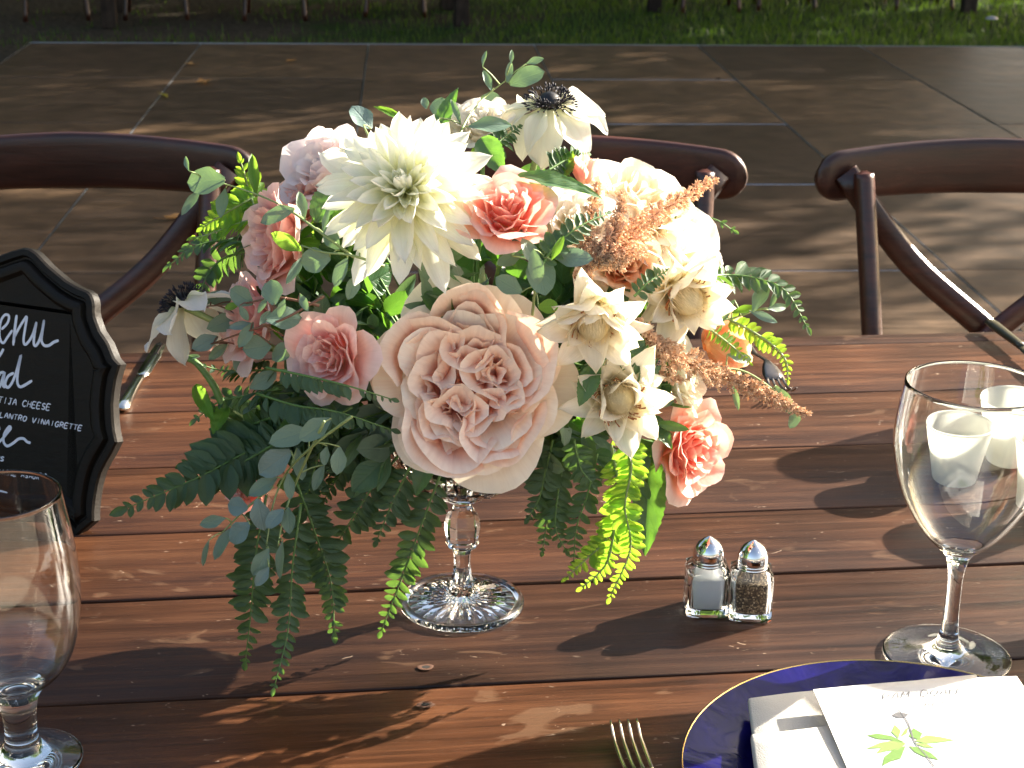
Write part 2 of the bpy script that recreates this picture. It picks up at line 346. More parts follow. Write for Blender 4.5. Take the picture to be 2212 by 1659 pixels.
# grass blades on the strip of lawn beyond the dance floor
gb = MB(); vv, ff = [], []
for k in range(30000):
    x = rnd.uniform(-4.2, 4.6); v = FEDGE + .09 + 3.2*rnd.random()**1.5
    p = FU*x + FV*v; p.z = GZ
    dens = .5+.11*p.x + (noise.noise(p*1.3)*.25)
    if rnd.random() > max(.04, min(1, (dens-.25)*2.2)): continue
    a = rnd.uniform(0, 2*pi); h = rnd.uniform(.02, .055); l = h*rnd.uniform(.1, .7); wd = .0035
    d = Vector((cos(a), sin(a), 0)); s = Vector((-d.y, d.x, 0))*wd; n = len(vv)
    vv += [p-s, p+s, p+d*l*.4+Vector((0, 0, h*.6))+s*.7, p+d*l*.4+Vector((0, 0, h*.6))-s*.7, p+d*l+Vector((0, 0, h))]
    ff += [(n, n+1, n+2, n+3), (n+3, n+2, n+4)]
L_grass = thin('grass_blade', [(0, (.035, .08, .012)), (1, (.05, .105, .016))], (.22, .40, .03), .35, .5, .3, .1, 3, 0)
o = obj('grass', mesh('grass', vv, ff, L_grass, None, False), kind='stuff'); tag(o, 'green lawn grass along the far edge of the dance floor', 'grass')

# ------------------------------------------------------------------ dance floor of laminate panels
fl = thing('dance_floor', '', '', (0, 0, 0)); del fl['label']; del fl['category']; fl['kind'] = 'structure'
PW, PD = .94, 1.17; U0 = -2.09
pm = MB().box(-PW/2+.004, PW/2-.004, -PD/2+.004, PD/2-.004, -.05, 0, .003)
pmesh = mesh('panel', pm.v, pm.f, W_floor, None, False)
Mf = Matrix.Rotation(FA, 4, 'Z')
for i in range(7):
    for j in range(8):
        c = FU*(U0+PW*(i+.5)) + FV*(FEDGE-PD*(j+.5))
        M = Matrix.Translation((c.x, c.y, rnd.uniform(-.0015, .0015))) @ Mf @ Matrix.Rotation(R_(rnd.uniform(-.12, .12)), 4, 'X')
        obj('panel', pmesh, fl, M)
def strip(u0, u1, v0, v1, z0, z1, name, mat):
    b = MB().box(u0, u1, v0, v1, z0, z1, .002); return b.obj(name, mat, fl, Mf, False)
for i in range(1, 7):   # aluminium joint strips between the panel rows
    strip(U0+PW*i-.003, U0+PW*i+.003, FEDGE-PD*8, FEDGE, -.02, .0005, 'joint_strip', M_steel)
for j in range(1, 8): strip(U0, U0+PW*7, FEDGE-PD*j-.002, FEDGE-PD*j+.002, -.02, -.0015, 'joint_strip', M_steel)
def ramp_edge(a, b, out_):
    a, b, out_ = Vector(a), Vector(b), Vector(out_)
    zt, zb = Vector((0, 0, .003)), Vector((0, 0, -.058))
    m = MB().add([a+zt, b+zt, b+out_*.07+zb, a+out_*.07+zb, a+zb, b+zb], [(0, 1, 2, 3), (0, 3, 4), (1, 5, 2), (0, 4, 5, 1), (3, 2, 5, 4)])
    return m.obj('edge_ramp', M_steel, fl, Mf, False)
ramp_edge((U0, FEDGE, 0), (U0+PW*7, FEDGE, 0), (0, 1, 0)); ramp_edge((U0, FEDGE-PD*8, 0), (U0, FEDGE, 0), (-1, 0, 0))
# fallen leaves on the floor
L_dry = thin('dry_leaf', [(0, (.45, .24, .09)), (1, (.55, .30, .12))], (.7, .4, .12), .35, .7, .2, .15, 40, .3)
L_dryy = thin('yellow_leaf', [(0, (.42, .36, .05)), (1, (.48, .42, .06))], (.7, .6, .1), .35, .7, .2, .15, 40, .3)
def lobed(n, seed, ln):
    r2 = random.Random(seed); pts = []
    for k in range(n):
        a = 2*pi*k/n; rr = ln*(.55+.45*abs(cos(2.5*a))**1.5)*r2.uniform(.8, 1.15)
        pts.append(Vector((cos(a)*rr, sin(a)*rr*.8, .004+.35*ln*(r2.random()*.5+.5*abs(sin(a))))))
    v = [Vector((0, 0, .003))]+pts; f = [(0, 1+k, 1+(k+1) % n) for k in range(n)]
    return v, f
def dry(px, py, ln, m, label, sd, M=None):
    v, f = lobed(15, sd, ln); c = onz(px, py, 0)
    o = obj('fallen_leaf', mesh('fallen_leaf', v, f, m, [.5]*len(v), False), None, Matrix.Translation((c.x, c.y, .003)) @ Matrix.Rotation(sd*1.3, 4, 'Z') @ (M or Matrix.Identity(4)))
    s = MB().tube([(0, 0, .004), (-ln*.7, -ln*.4, .006), (-ln*1.3, -ln*.5, .012)], .0012, 4); s.obj('stalk', m, o)
    tag(o, label, 'leaf', 'dry leaves fallen on the dance floor')
dry(443, 181, .055, L_dry, 'star-shaped tan fallen leaf on the dance floor, upper left', 1)
dry(410, 142, .035, L_dry, 'small dull fallen leaf on the pale floor seam, upper left', 2)
dry(628, 135, .035, L_dry, 'small bright tan fallen leaf farthest from the left chair', 3)
dry(355, 209, .055, L_dryy, 'yellow narrow fallen leaf lying across the pale floor seam', 4, Matrix.Diagonal((1.2, .3, .5, 1)))
dry(383, 476, .05, L_dry, 'orange curled fallen leaf showing under the left chair rail', 5, Matrix.Diagonal((1.2, .5, 1, 1)))
dry(1550, 173, .02, W_bark, 'small dark dry leaf bit on the floor, upper right', 6)

# ------------------------------------------------------------------ farm table
TA = R_(7.0); TU = Vector((cos(TA), sin(TA), 0)); TV = Vector((-sin(TA), cos(TA), 0)); Mt = Matrix.Rotation(TA, 4, 'Z')
def tv(P): return P.dot(TV)
def make_table(name, label, M, seams, x0, x1, group=None, leg=.778, lm=None):
    t = thing(name, label, 'table', (0, 0, 0), M, group)
    r2 = random.Random(3)
    for k in range(len(seams)-1):
        a, b = seams[k], seams[k+1]; gp = .0011
        nx = 41; ny = 4; hz = r2.uniform(-.0008, .0008); ph = r2.uniform(0, 9)
        rings = []
        for i in range(nx):   # a slightly wavy sawn plank with eased edges
            x = x0+(x1-x0)*i/(nx-1); e0 = a+gp+.0008*noise.noise(Vector((x*9, ph, 0))); e1 = b-gp+.0008*noise.noise(Vector((x*9, ph+5, 0)))
            zz = hz+.0006*noise.noise(Vector((x*5, ph+9, 0))); bv = .0016
            rings.append([(x, e0, -.03), (x, e0, zz-bv), (x, e0+bv*.4, zz-bv*.35), (x, e0+bv*1.2, zz), (x, e1-bv*1.2, zz), (x, e1-bv*.4, zz-bv*.35), (x, e1, zz-bv), (x, e1, -.03)])
        o = MB().loft(rings).obj('plank', W_table, t); autosmooth(o, 50)
    ya, yb = seams[0], seams[-1]
    for y0, y1 in ((ya+.05, ya+.075), (yb-.075, yb-.05)): MB().box(x0+.08, x1-.08, y0, y1, -.13, -.0305, .002).obj('apron', W_table, t, None, False)
    for xa in (x0+.06, x1-.15):
        for y0 in (ya+.05, yb-.14): MB().box(xa, xa+.09, y0, y0+.09, -leg, -.0305, .004).obj('leg', lm or W_table, t, None, False)
    return t
s_edge = tv(onz(1106, 752)); 
seams = [.62, .71, .80, .885]+[tv(onz(x, y)) for x, y in ((1106, 1473), (1106, 1262), (1106, 1124), (1106, 985), (1106, 868), (1106, 762))]
seams.append(seams[-1]+.036)
table = make_table('farm_table', 'long stained pine plank table carrying the floral centerpiece', Matrix.Translation((0, 0, TZ)) @ Mt, seams, -1.25, 1.15, None, .7585)
def on_table(name, m, px, py, label=None): pass
for px, py, sd in ((920, 1443, 1), (919, 1524, 2)):   # chipped screw holes
    P = onz(px, py); r2 = random.Random(sd)
    ring = [[((.0044+.0014*r2.random()-.0018*k)*1.25*cos(2*pi*i/14), (.0044+.0012*r2.random()-.0018*k)*.9*sin(2*pi*i/14), (.0000, .0003, -.0003)[k]) for i in range(14)] for k in range(3)]
    sh = MB().loft(ring, False).obj('screw_hole', simple('raw_wood%d' % sd, (.085, .036, .018), .8), table, (Matrix.Translation((0, 0, TZ)) @ Mt).inverted() @ Matrix.Translation((P.x, P.y, TZ+.0008)) @ Mt)
    MB().add([(.0031*cos(2*pi*i/12), .0021*sin(2*pi*i/12), .0002) for i in range(12)], [tuple(range(12))]).obj('hole', M_black, sh)

# ------------------------------------------------------------------ chairs
def make_chair(label, group):
    t = thing('cross_back_chair', label, 'chair', (0, 0, 0), None, group)
    # local: origin on the floor below the seat centre, front towards -y, back towards +y
    W = .20
    def back(z): return .175 + max(0, z-.45)*.30     # raked back line
    def halfw(z): return W - .028 + max(0, z-.45)*.062
    for s in (-1, 1):
        pts = [(s*(W-.005), .235, 0), (s*(W-.02), .20, .22), (s*halfw(.45), back(.45), .45), (s*halfw(.66), back(.66)-.006, .66), (s*halfw(.85), back(.85), .85), (s*halfw(.878), back(.878), .878)]
        MB().tube(spline(pts, 5), [.015]*21+[.015, .0147, .0135, .010, .004], 10).obj('back_post', W_chair, t)
        MB().tube([(s*(W-.01), -.195, 0), (s*(W-.015), -.185, .43)], [.0145, .0185], 10).obj('leg', W_chair, t)
    rail = []
    n = 44
    for i in range(n+1):                               # wide steam-bent top rail with rounded ends
        s = sin(pi/2*(-1+2*i/n)); e = abs(s)
        hh = .041*max(0.004, (1-max(0, (e-.86)/.14)**2.0))**.5*(.88+.12*(1-e)); cz = .874-.012*e*e
        x = s*.262; y = back(.89)+.022+.045*(1-e*e)-.01
        th = .0105*(1 if e < .97 else .5)
        d = Vector((1, -2*.045*s/.262, 0)).normalized(); nn = Vector((-d.y, d.x, 0))
        ring = []
        for k in range(16):
            a = 2*pi*k/16; ring.append(Vector((x, y, cz)) + nn*(th*(abs(cos(a))**.35)*(1 if cos(a) > 0 else -1)) + Vector((0, 0, hh*(abs(sin(a))**.6)*(1 if sin(a) > 0 else -1))))
        rail.append(ring)
    MB().loft(rail).obj('top_rail', W_chair, t)
    for s, off in ((1, 0), (-1, .013)):
        pts = [(s*.222, back(.87)+.012+off*.2, .872), (s*.12, back(.74)+.03+off, .745), (0, back(.66)+.034+off, .645), (-s*.10, back(.56)+.03+off, .55), (-s*(halfw(.45)), back(.47)+.008, .465)]
        MB().tube(spline(pts, 6), .0185, 8, True, .26, (0, 1, 0)).obj('cross_brace', W_chair, t)
    seat = []
    for z, ins in ((.425, .012), (.43, .0), (.445, 0), (.452, .008), (.447, .03)):
        ring = []
        for k in range(28):
            a = 2*pi*k/28; c, s_ = cos(a), sin(a)
            ring.append(((.215-ins)*(abs(c)**.5)*(1 if c > 0 else -1)*(1-.06*s_), (.215-ins)*(abs(s_)**.5)*(1 if s_ > 0 else -1), z))
        seat.append(ring)
    MB().loft(seat).obj('seat', W_chair, t)
    for z in (.17, .25):
        for s in (-1, 1): MB().tube([(s*(W-.012), -.19, z), (s*(W-.012), .205, z)], .009, 8).obj('stretcher', W_chair, t)
    MB().tube([(-W+.012, -.19, .21), (W-.012, -.19, .21)], .009, 8).obj('stretcher', W_chair, t)
    return t
def put(o, x, y, rz, label=None):
    o.matrix_basis = Matrix.Translation((x, y, 0)) @ Matrix.Rotation(rz, 4, 'Z')
    if label: o['label'] = label
    return o
chair = put(make_chair('dark cross-back chair across the table, right of the bouquet and cut by the frame', 'chairs across the table'), .70, 2.0, R_(2))
put(copy_tree(chair), .085, 1.98, R_(3), 'dark cross-back chair directly behind the bouquet')
put(copy_tree(chair), -.60, 1.95, R_(4), 'dark cross-back chair behind the menu board on the left')

# background: two more tables with chairs on the shaded lawn
for px, py, rz, lb in ((330, 40, 190, 'shaded chair at the far left table, second from the left'), (590, 42, 186, 'shaded chair at the far left table, third from the left'),
                       (110, 42, 195, 'shaded chair standing left of the far left table'), (850, 34, 184, 'shaded chair at the right end of the far left table'),
                       (1530, 25, 182, 'shaded chair at the far right table, leftmost of three'), (1700, 22, 176, 'shaded chair at the far right table, middle of three'), (1990, 22, 180, 'shaded chair at the far right table, rightmost of three')):
    P = onz(px, py, GZ); c = put(copy_tree(chair), P.x, P.y+.15, R_(rz), lb); c.location.z = GZ; c['group'] = 'chairs on the far lawn'
sm2 = [-.5+.1*k for k in range(11)]
t2 = make_table('farm_table', 'far long table in the shade at the upper left', Matrix.Translation((-1.5, 10.95, .72)) @ Matrix.Rotation(R_(9), 4, 'Z'), sm2, -1.2, 1.2, 'tables on the far lawn', .778, W_bark)  # legs given a darker wood colour to stand for deep shade
t3 = make_table('farm_table', 'far long table in the shade at the upper right', Matrix.Translation((2.0, 12.0, .72)) @ Matrix.Rotation(R_(4), 4, 'Z'), sm2, -1.2, 1.2, 'tables on the far lawn', .778, W_bark)  # shade on the legs likewise put into their darker wood
P = onz(2140, 62, GZ)
t = thing('garden_light', 'small pale capped garden light on the lawn at upper right', 'light', (P.x, P.y, GZ))
MB().lathe([(.006, 0), (.006, .06), (.03, .062)], 12, True).obj('stake', M_black, t)
MB().lathe([(.002, .082), (.02, .08), (.038, .07), (.042, .062), (.03, .06)], 16, True).obj('cap', simple('grey_cap', (.45, .42, .42), .5), t)
P = onz(2140, 76, GZ)
# ------------------------------------------------------------------ shade trees
def make_tree(label, group):
    r2 = random.Random(11)
    t = thing('shade_tree', label, 'tree', (0, 0, 0), None, group)
    mb = MB(); mb.tube(spline([(0, 0, -.1), (.05, .02, .8), (-.05, .1, 2.), (.1, .05, 3.2), (0, 0, 4.6)], 4), [.24, .19, .17, .16, .155, .15, .145, .14, .135, .13, .12, .11, .1, .09, .07, .05, .03], 9)
    cl = []
    for k in range(46):
        a = r2.uniform(0, 2*pi); e = r2.uniform(-.5, 1); rr = (r2.random()**.4)
        c = Vector((cos(a)*2.2*rr*math.sqrt(1-.6*e*e), sin(a)*2.2*rr*math.sqrt(1-.6*e*e), 4.6+e*1.75)); cl.append(c)
        if k < 22: mb.tube(spline([(0, 0, r2.uniform(2., 3.4)), c*.5+Vector((0, 0, 1.5)), c], 3), [.06, .05, .04, .03, .022, .016, .01], 5)
    mb.obj('trunk', W_bark, t)
    v, f = [], []
    for c in cl:
        for q in range(135):
            d = Vector((r2.gauss(0, 1), r2.gauss(0, 1), r2.gauss(0, .8))); p = c + d*.30
            x = Vector((r2.uniform(-1, 1), r2.uniform(-1, 1), r2.uniform(-1, 1))).normalized(); y = x.orthogonal(); y.rotate(Matrix.Rotation(r2.uniform(0, 6.28), 3, x))
            ln = r2.uniform(.055, .095); n = len(v)
            v += [p-x*ln, p+y*ln*.6, p+x*ln, p-y*ln*.6]; f += [(n, n+1, n+2, n+3)]
    obj('crown', mesh('crown', v, f, L_tree, [.5]*len(v), False), t)
    return t
SA = Vector((cos(SUN_AZ), sin(SUN_AZ), 0)); SQ = Vector((-sin(SUN_AZ), cos(SUN_AZ), 0))
tree = make_tree('leafy shade tree standing round the lawn, its crown above the picture', 'shade trees round the lawn')
spots = [SA*10.6+SQ*4.75, SA*9.2+SQ*7.2, SA*11.5+SQ*9.6, SA*10+SQ*12.0, SA*13+SQ*14.3, SA*17+SQ*10.5, SA*12.5+SQ*17, SA*15.5+SQ*12.6, SA*18+SQ*8.2, SA*17.5+SQ*6.2,
         Vector((-7.5, 15, 0)), Vector((-3.6, 12.9, 0)), Vector((.1, 13.4, 0)), Vector((-7.6, 10, 0)), Vector((-2, 17, 0)), Vector((-5, 19, 0))]
for k, p in enumerate(spots):
    o = tree if k == 0 else copy_tree(tree)
    s = rnd.uniform(.95, 1.2) if k else 1.0
    o.matrix_basis = Matrix.Translation((p.x, p.y, GZ)) @ Matrix.Rotation(k*1.9, 4, 'Z') @ Matrix.Diagonal((s, s, s, 1))

# added unseen treeline, blocks low sky that the floor would mirror
r4 = random.Random(8); vv, ff = [], []
for k in range(11000):
    an = R_(r4.uniform(75, 215)); rr = r4.uniform(26, 32); hmax = 9.5+2.5*noise.noise(Vector((an*6, 0, 0)))
    p = Vector((cos(an)*rr, sin(an)*rr, hmax*r4.random()**.8)); x = Vector((r4.gauss(0, 1), r4.gauss(0, 1), r4.gauss(0, 1))).normalized(); y = x.orthogonal().normalized(); ln = r4.uniform(.35, .75); n = len(vv)
    vv += [p-x*ln, p+y*ln*.7, p+x*ln, p-y*ln*.7]; ff += [(n, n+1, n+2, n+3)]
o = obj('added_treeline', mesh('added_treeline', vv, ff, L_tree, [.5]*len(vv), False), kind='stuff'); tag(o, 'added dark treeline far beyond the lawn, out of view, blocking low sky', 'added_treeline')

# ------------------------------------------------------------------ table ware
def lathe_thing(name, label, cat, P, group=None): return thing(name, label, cat, P, None, group)
def sm_prof(pts, n=5): return [(max(p.x, 0.0002), p.y) for p in spline([(a, b, 0) for a, b in pts], n)]
def bowl_part(t, prof, name='bowl', n=48, fn=None):
    return MB().lathe(prof, n, False, fn).obj(name, M_bowl, t)
def walled(t, stem, outer, th, mat):
    """stem-and-foot and bowl as two open shells that close on a shared ring: solid stem, thin walled bowl"""
    st = sm_prof(stem, 4); ou = sm_prof([stem[-1]]+outer, 6)
    inn = [(max(.0003, r-th*(1+.6*max(0, 1-k/8))), z+(.0022*max(0, 1-k/5))) for k, (r, z) in enumerate(ou)][:0:-1]
    rr, rz = ou[-1]; lip = [(rr-th*.15, rz+th*.35), (rr-th*.5, rz+th*.5), (rr-th*.85, rz+th*.35)]
    inn = [q for q in inn if q[0] > .004]+[(.0025, inn[-1][1]-.0006), (.0003, inn[-1][1]-.0008)]
    MB().lathe(st, 48).obj('stem_and_foot', mat, t); MB().lathe(ou+lip+inn, 48).obj('bowl', mat, t)
def wine_glass(P, label, group=None):
    t = lathe_thing('wine_glass', label, 'wine glass', P, group)
    walled(t, [(.0003, .0005), (.03, .0005), (.0462, .0008), (.0475, .0022), (.046, .0038), (.030, .0052), (.016, .0085), (.0085, .015), (.0062, .030), (.0056, .050), (.0060, .070), (.0085, .083), (.0125, .0895)],
           [(.0225, .0985), (.0355, .115), (.047, .137), (.0540, .163), (.0555, .182), (.0535, .203), (.0510, .2215)], .0012, M_glass)
    return t
def water_goblet(P, label, group=None):
    t = lathe_thing('water_goblet', label, 'goblet', P, group)
    walled(t, [(.0003, .0005), (.03, .0005), (.0372, .0008), (.0385, .0025), (.037, .0045), (.024, .0072), (.0145, .013), (.0108, .022), (.0112, .038), (.0135, .050), (.0180, .0585)],
           [(.030, .069), (.0385, .083), (.0440, .104), (.0462, .128), (.0450, .155), (.0415, .180), (.0392, .196)], .0015, M_glass)
    return t
wine_glass((.334, 1.119, TZ), 'clear stemmed wine glass at right behind the blue plate')
water_goblet((-.3235, .957, TZ), 'clear water goblet in front of the menu board, cut by the left edge')
water_goblet((.66, 1.70, TZ), 'water goblet off the right edge, its shadow rippling on the planks', 'glasses outside the right edge')
water_goblet((.56, 1.20, TZ), 'water goblet off the right edge, its shadow falling over the printed card', 'glasses outside the right edge')
def votive(P, label, s=1.0):
    t = thing('votive_holder', label, 'votive', P, Matrix.Scale(s, 4), 'frosted votive holders')
    MB().lathe(sm_prof([(.0003, .0005), (.020, .0005), (.0235, .003), (.0255, .014), (.0300, .034), (.0345, .056), (.0352, .0565), (.0340, .0575), (.029, .036), (.0235, .016), (.019, .009), (.0003, .0085)], 3), 40).obj('cup', M_frost, t)
votive((.424, 1.468, TZ), 'frosted white votive cup seen through the wine glass bowl')
votive((.497, 1.515, TZ), 'frosted white votive cup at the right edge, behind the other', 1.12)
votive((.505, 1.395, TZ), 'frosted votive cup just off the right edge casting a long shadow', 1.25)

# salt and pepper
def shaker(P, rz, label, fill, kind):
    t = thing('shaker', label, kind, P, Matrix.Rotation(rz, 4, 'Z'), 'salt and pepper pair')
    h = .0168
    def sq(r, z, c): # rounded square ring
        ring = []
        for k in range(32):
            a = 2*pi*(k+.5)/32; cc, ss = cos(a), sin(a); q = (abs(cc)**c+abs(ss)**c)**(-1/c); ring.append((r*q*cc, r*q*ss, z))
        return ring
    outer = [sq(.0155, .0002, 9), sq(h, .0014, 9), sq(h, .036, 9), sq(.0162, .039, 8), sq(.0135, .0412, 5), sq(.0108, .0425, 2), sq(.0104, .046, 2)]
    inner = [sq(.0098, .046, 2), sq(.0095, .0415, 2), sq(.0128, .037, 5), sq(.0136, .034, 7), sq(.0134, .0075, 7), sq(.0115, .0058, 6)]
    o = MB().loft(outer+inner, True).obj('jar', M_glass, t); autosmooth(o, 40)
    f = [sq(.0112, .0062, 6), sq(.0132, .008, 7), sq(.0133, .0315, 7), sq(.011, .0318, 5)]
    MB().loft(f).obj('filling', fill, t)
    cap = [(.0118, .0405), (.0122, .041), (.0122, .0428), (.0117, .0432), (.0122, .0437), (.0122, .0452), (.0117, .0456), (.0122, .0461), (.0123, .0478), (.0121, .0490), (.0122, .0500), (.0116, .0535), (.0102, .0570), (.0078, .0600), (.0045, .0625), (.0016, .0643), (.0003, .0648)]
    c = MB().lathe(cap, 32).obj('cap', M_chrome, t)
    for k in range(5):
        a = 2*pi*k/5+.5; q = Vector((.0072*cos(a), .0072*sin(a), .0604))
        nrm = Vector((cos(a)*.62, sin(a)*.62, .78)); MB().add([(.0008*cos(i*.785), .0008*sin(i*.785), .0002) for i in range(8)], [tuple(range(8))]).obj('hole', M_black, c, Matrix.Translation(q) @ basis(nrm))
def pepper_mat():
    m, nt, out = mat_new('ground_pepper'); L = nt.links; tc = N(nt, 'ShaderNodeTexCoord')
    n = N(nt, 'ShaderNodeTexVoronoi', i_Scale=900.); L.new(tc.outputs['Object'], n.inputs['Vector'])
    sp = N(nt, 'ShaderNodeSeparateColor'); L.new(n.outputs['Color'], sp.inputs[0])
    r = ramp(nt, sp.outputs[0], [(0, (.03, .02, .012)), (.6, (.09, .06, .035)), (.85, (.25, .18, .10)), (1, (.55, .45, .3))])
    b = N(nt, 'ShaderNodeBsdfPrincipled', i_Roughness=.9); L.new(r.outputs[0], b.inputs['Base Color']); L.new(b.outputs[0], out.inputs[0]); return m
a, b = onz(1526, 1328), onz(1621, 1337)
shaker((a.x, a.y+.009, TZ), R_(1), 'square glass salt shaker with chrome cap, filled white', M_salt, 'salt shaker')
shaker((b.x, b.y+.009, TZ), R_(-4), 'square glass pepper shaker with chrome cap, filled dark', pepper_mat(), 'pepper shaker')

# plates
def plate_mat():
    m, nt, out = mat_new('cobalt_glaze'); L = nt.links; tc = N(nt, 'ShaderNodeTexCoord')
    n = N(nt, 'ShaderNodeTexNoise', i_Scale=26., i_Detail=3., i_Distortion=1.); L.new(tc.outputs['Object'], n.inputs['Vector'])
    r = ramp(nt, n.outputs[0], [(.35, (.004, .003, .045)), (.65, (.008, .006, .095))])
    b = N(nt, 'ShaderNodeBsdfPrincipled', i_Roughness=.14); b.inputs['Specular IOR Level'].default_value = .22; L.new(r.outputs[0], b.inputs['Base Color']); b.inputs['Coat Weight'].default_value = 0
    bp = N(nt, 'ShaderNodeBump', i_Strength=.12, i_Distance=.01); L.new(n.outputs[0], bp.inputs['Height']); L.new(bp.outputs[0], b.inputs['Normal'])
    L.new(b.outputs[0], out.inputs[0]); return m
M_cob = plate_mat()
def plate(P, r, label):
    t = thing('charger_plate', label, 'plate', P, None, 'cobalt charger plates')
    s = r/.152
    MB().lathe([(x*s, z) for x, z in sm_prof([(.0003, .0045), (.06, .0045), (.098, .005), (.106, .0065), (.118, .010), (.135, .0135), (.150, .0165), (.1515, .0162), (.150, .0145), (.134, .0112), (.117, .0072), (.104, .0015), (.094, .0005), (.0003, .0005)], 4)], 72).obj('dish', M_cob, t)
    MB().lathe([(r+.0006*cos(q)-.0012, .0163+.0010*sin(q)) for q in [2*pi*k/6 for k in range(7)]], 96).obj('gold_rim', M_gold, t)
    return t
PC = Vector((.266, .932, TZ)); plate(PC, .152, 'cobalt blue charger with gold rim under the napkin, lower right')
plate(Vector((.075, 1.745, TZ)), .132, 'cobalt blue charger mostly hidden behind the flowers')
def cloth(name, corners, z, sag, mat, th=.004, n=14, seed=1, parent=None):
    """a thick folded cloth from 4 corners (a b c d), rounded soft edges"""
    a, b, c, d = [Vector(q) for q in corners]
    def f(s, t, zz):
        s0, t0 = (s+1)/2, t; p = (a*(1-s0)+b*s0)*(1-t0) + (d*(1-s0)+c*s0)*t0
        q = noise.noise(Vector((p.x*22, p.y*22, seed)))*.0018
        return p + Vector((0, 0, zz+q))
    rings = []
    B = [(s/n*2-1, 0) for s in range(n)]+[(1, s/n) for s in range(n)]+[(1-s/n*2, 1) for s in range(n)]+[(-1, 1-s/n) for s in range(n)]
    cen = (0, .5)
    for k, (ins, zz) in enumerate(((.03, 0), (.004, th*.2), (0, th*.5), (.004, th*.85), (.02, th), (.3, th+sag*.5), (.65, th+sag), (.97, th+sag))):
        rings.append([f(cen[0]+(s-cen[0])*(1-ins), cen[1]+(t-cen[1])*(1-ins), z+zz) for s, t in B])
    return MB().loft(rings).obj(name, mat, parent)
def linen():
    m, nt, out = mat_new('cream_linen'); L = nt.links; tc = N(nt, 'ShaderNodeTexCoord')
    wv = N(nt, 'ShaderNodeTexNoise', i_Scale=900., i_Detail=2.); L.new(tc.outputs['Object'], wv.inputs['Vector'])
    b = N(nt, 'ShaderNodeBsdfPrincipled', i_Roughness=.85); b.inputs['Base Color'].default_value = (.54, .51, .45, 1); b.inputs['Sheen Weight'].default_value = .2
    bp = N(nt, 'ShaderNodeBump', i_Strength=.5, i_Distance=.0008); L.new(wv.outputs[0], bp.inputs['Height']); L.new(bp.outputs[0], b.inputs['Normal'])
    L.new(b.outputs[0], out.inputs[0]); return m
M_linen = linen()
def zp(px, py, z): q = onz(px, py, TZ+z); return Vector((q.x, q.y, 0))
nap = thing('napkin', 'folded cream linen napkin lying on the cobalt charger', 'napkin', (0, 0, TZ))
A = zp(1616, 1508, .024); Bq = zp(2110, 1455, .024); Dq = zp(1655, 1800, .024)
cloth('lower_fold', [Dq, Dq+(Bq-A), Bq, A], .0165, .001, M_linen, .008, seed=2, parent=nap)
A2 = zp(1622, 1588, .034); cloth('upper_fold', [A2+(Dq-A), A2+(Dq-A)+(Bq-A)*.92, A2+(Bq-A)*.92, A2], .0262, .002, M_linen, .009, seed=4, parent=nap)
M_card = simple('white_card', (.60, .60, .59), .85, 0, .1)
card = thing('menu_card', 'white printed card with a green leaf drawing on the napkin', 'card', (0, 0, TZ))
CZ = .0385
ca, cb, cc = zp(1757, 1491, CZ), zp(2196, 1463, CZ), zp(1832, 1665, CZ)
cu, cv = (cb-ca), (cc-ca)*1.35
def cpt(u, v, dz=0): return ca + cu*u + cv*v + Vector((0, 0, CZ + .002*sin(u*3)+dz))
grid_c = MB()
vv = [cpt(i/10, j/10, k) for k in (0, .0006) for j in range(11) for i in range(11)]
ff = [(b_+j*11+i, b_+j*11+i+1, b_+(j+1)*11+i+1, b_+(j+1)*11+i) for b_ in (0, 121) for j in range(10) for i in range(10)]
def border(i0, i1): return (i0, i1, i1+121, i0+121)
ff += [border(i, i+1) for i in range(10)]+[border(110+i, 111+i) for i in range(10)]+[border(j*11, j*11+11) for j in range(10)]+[border(j*11+10, j*11+21) for j in range(10)]
obj('sheet', mesh('sheet', vv, ff, M_card), card)
def cpx(px, py, dz=.0010):
    q = zp(px, py, CZ); d = q-ca; det = cu.x*cv.y-cu.y*cv.x; u = (d.x*cv.y-d.y*cv.x)/det; v = (cu.x*d.y-cu.y*d.x)/det
    return cpt(u, v, dz)
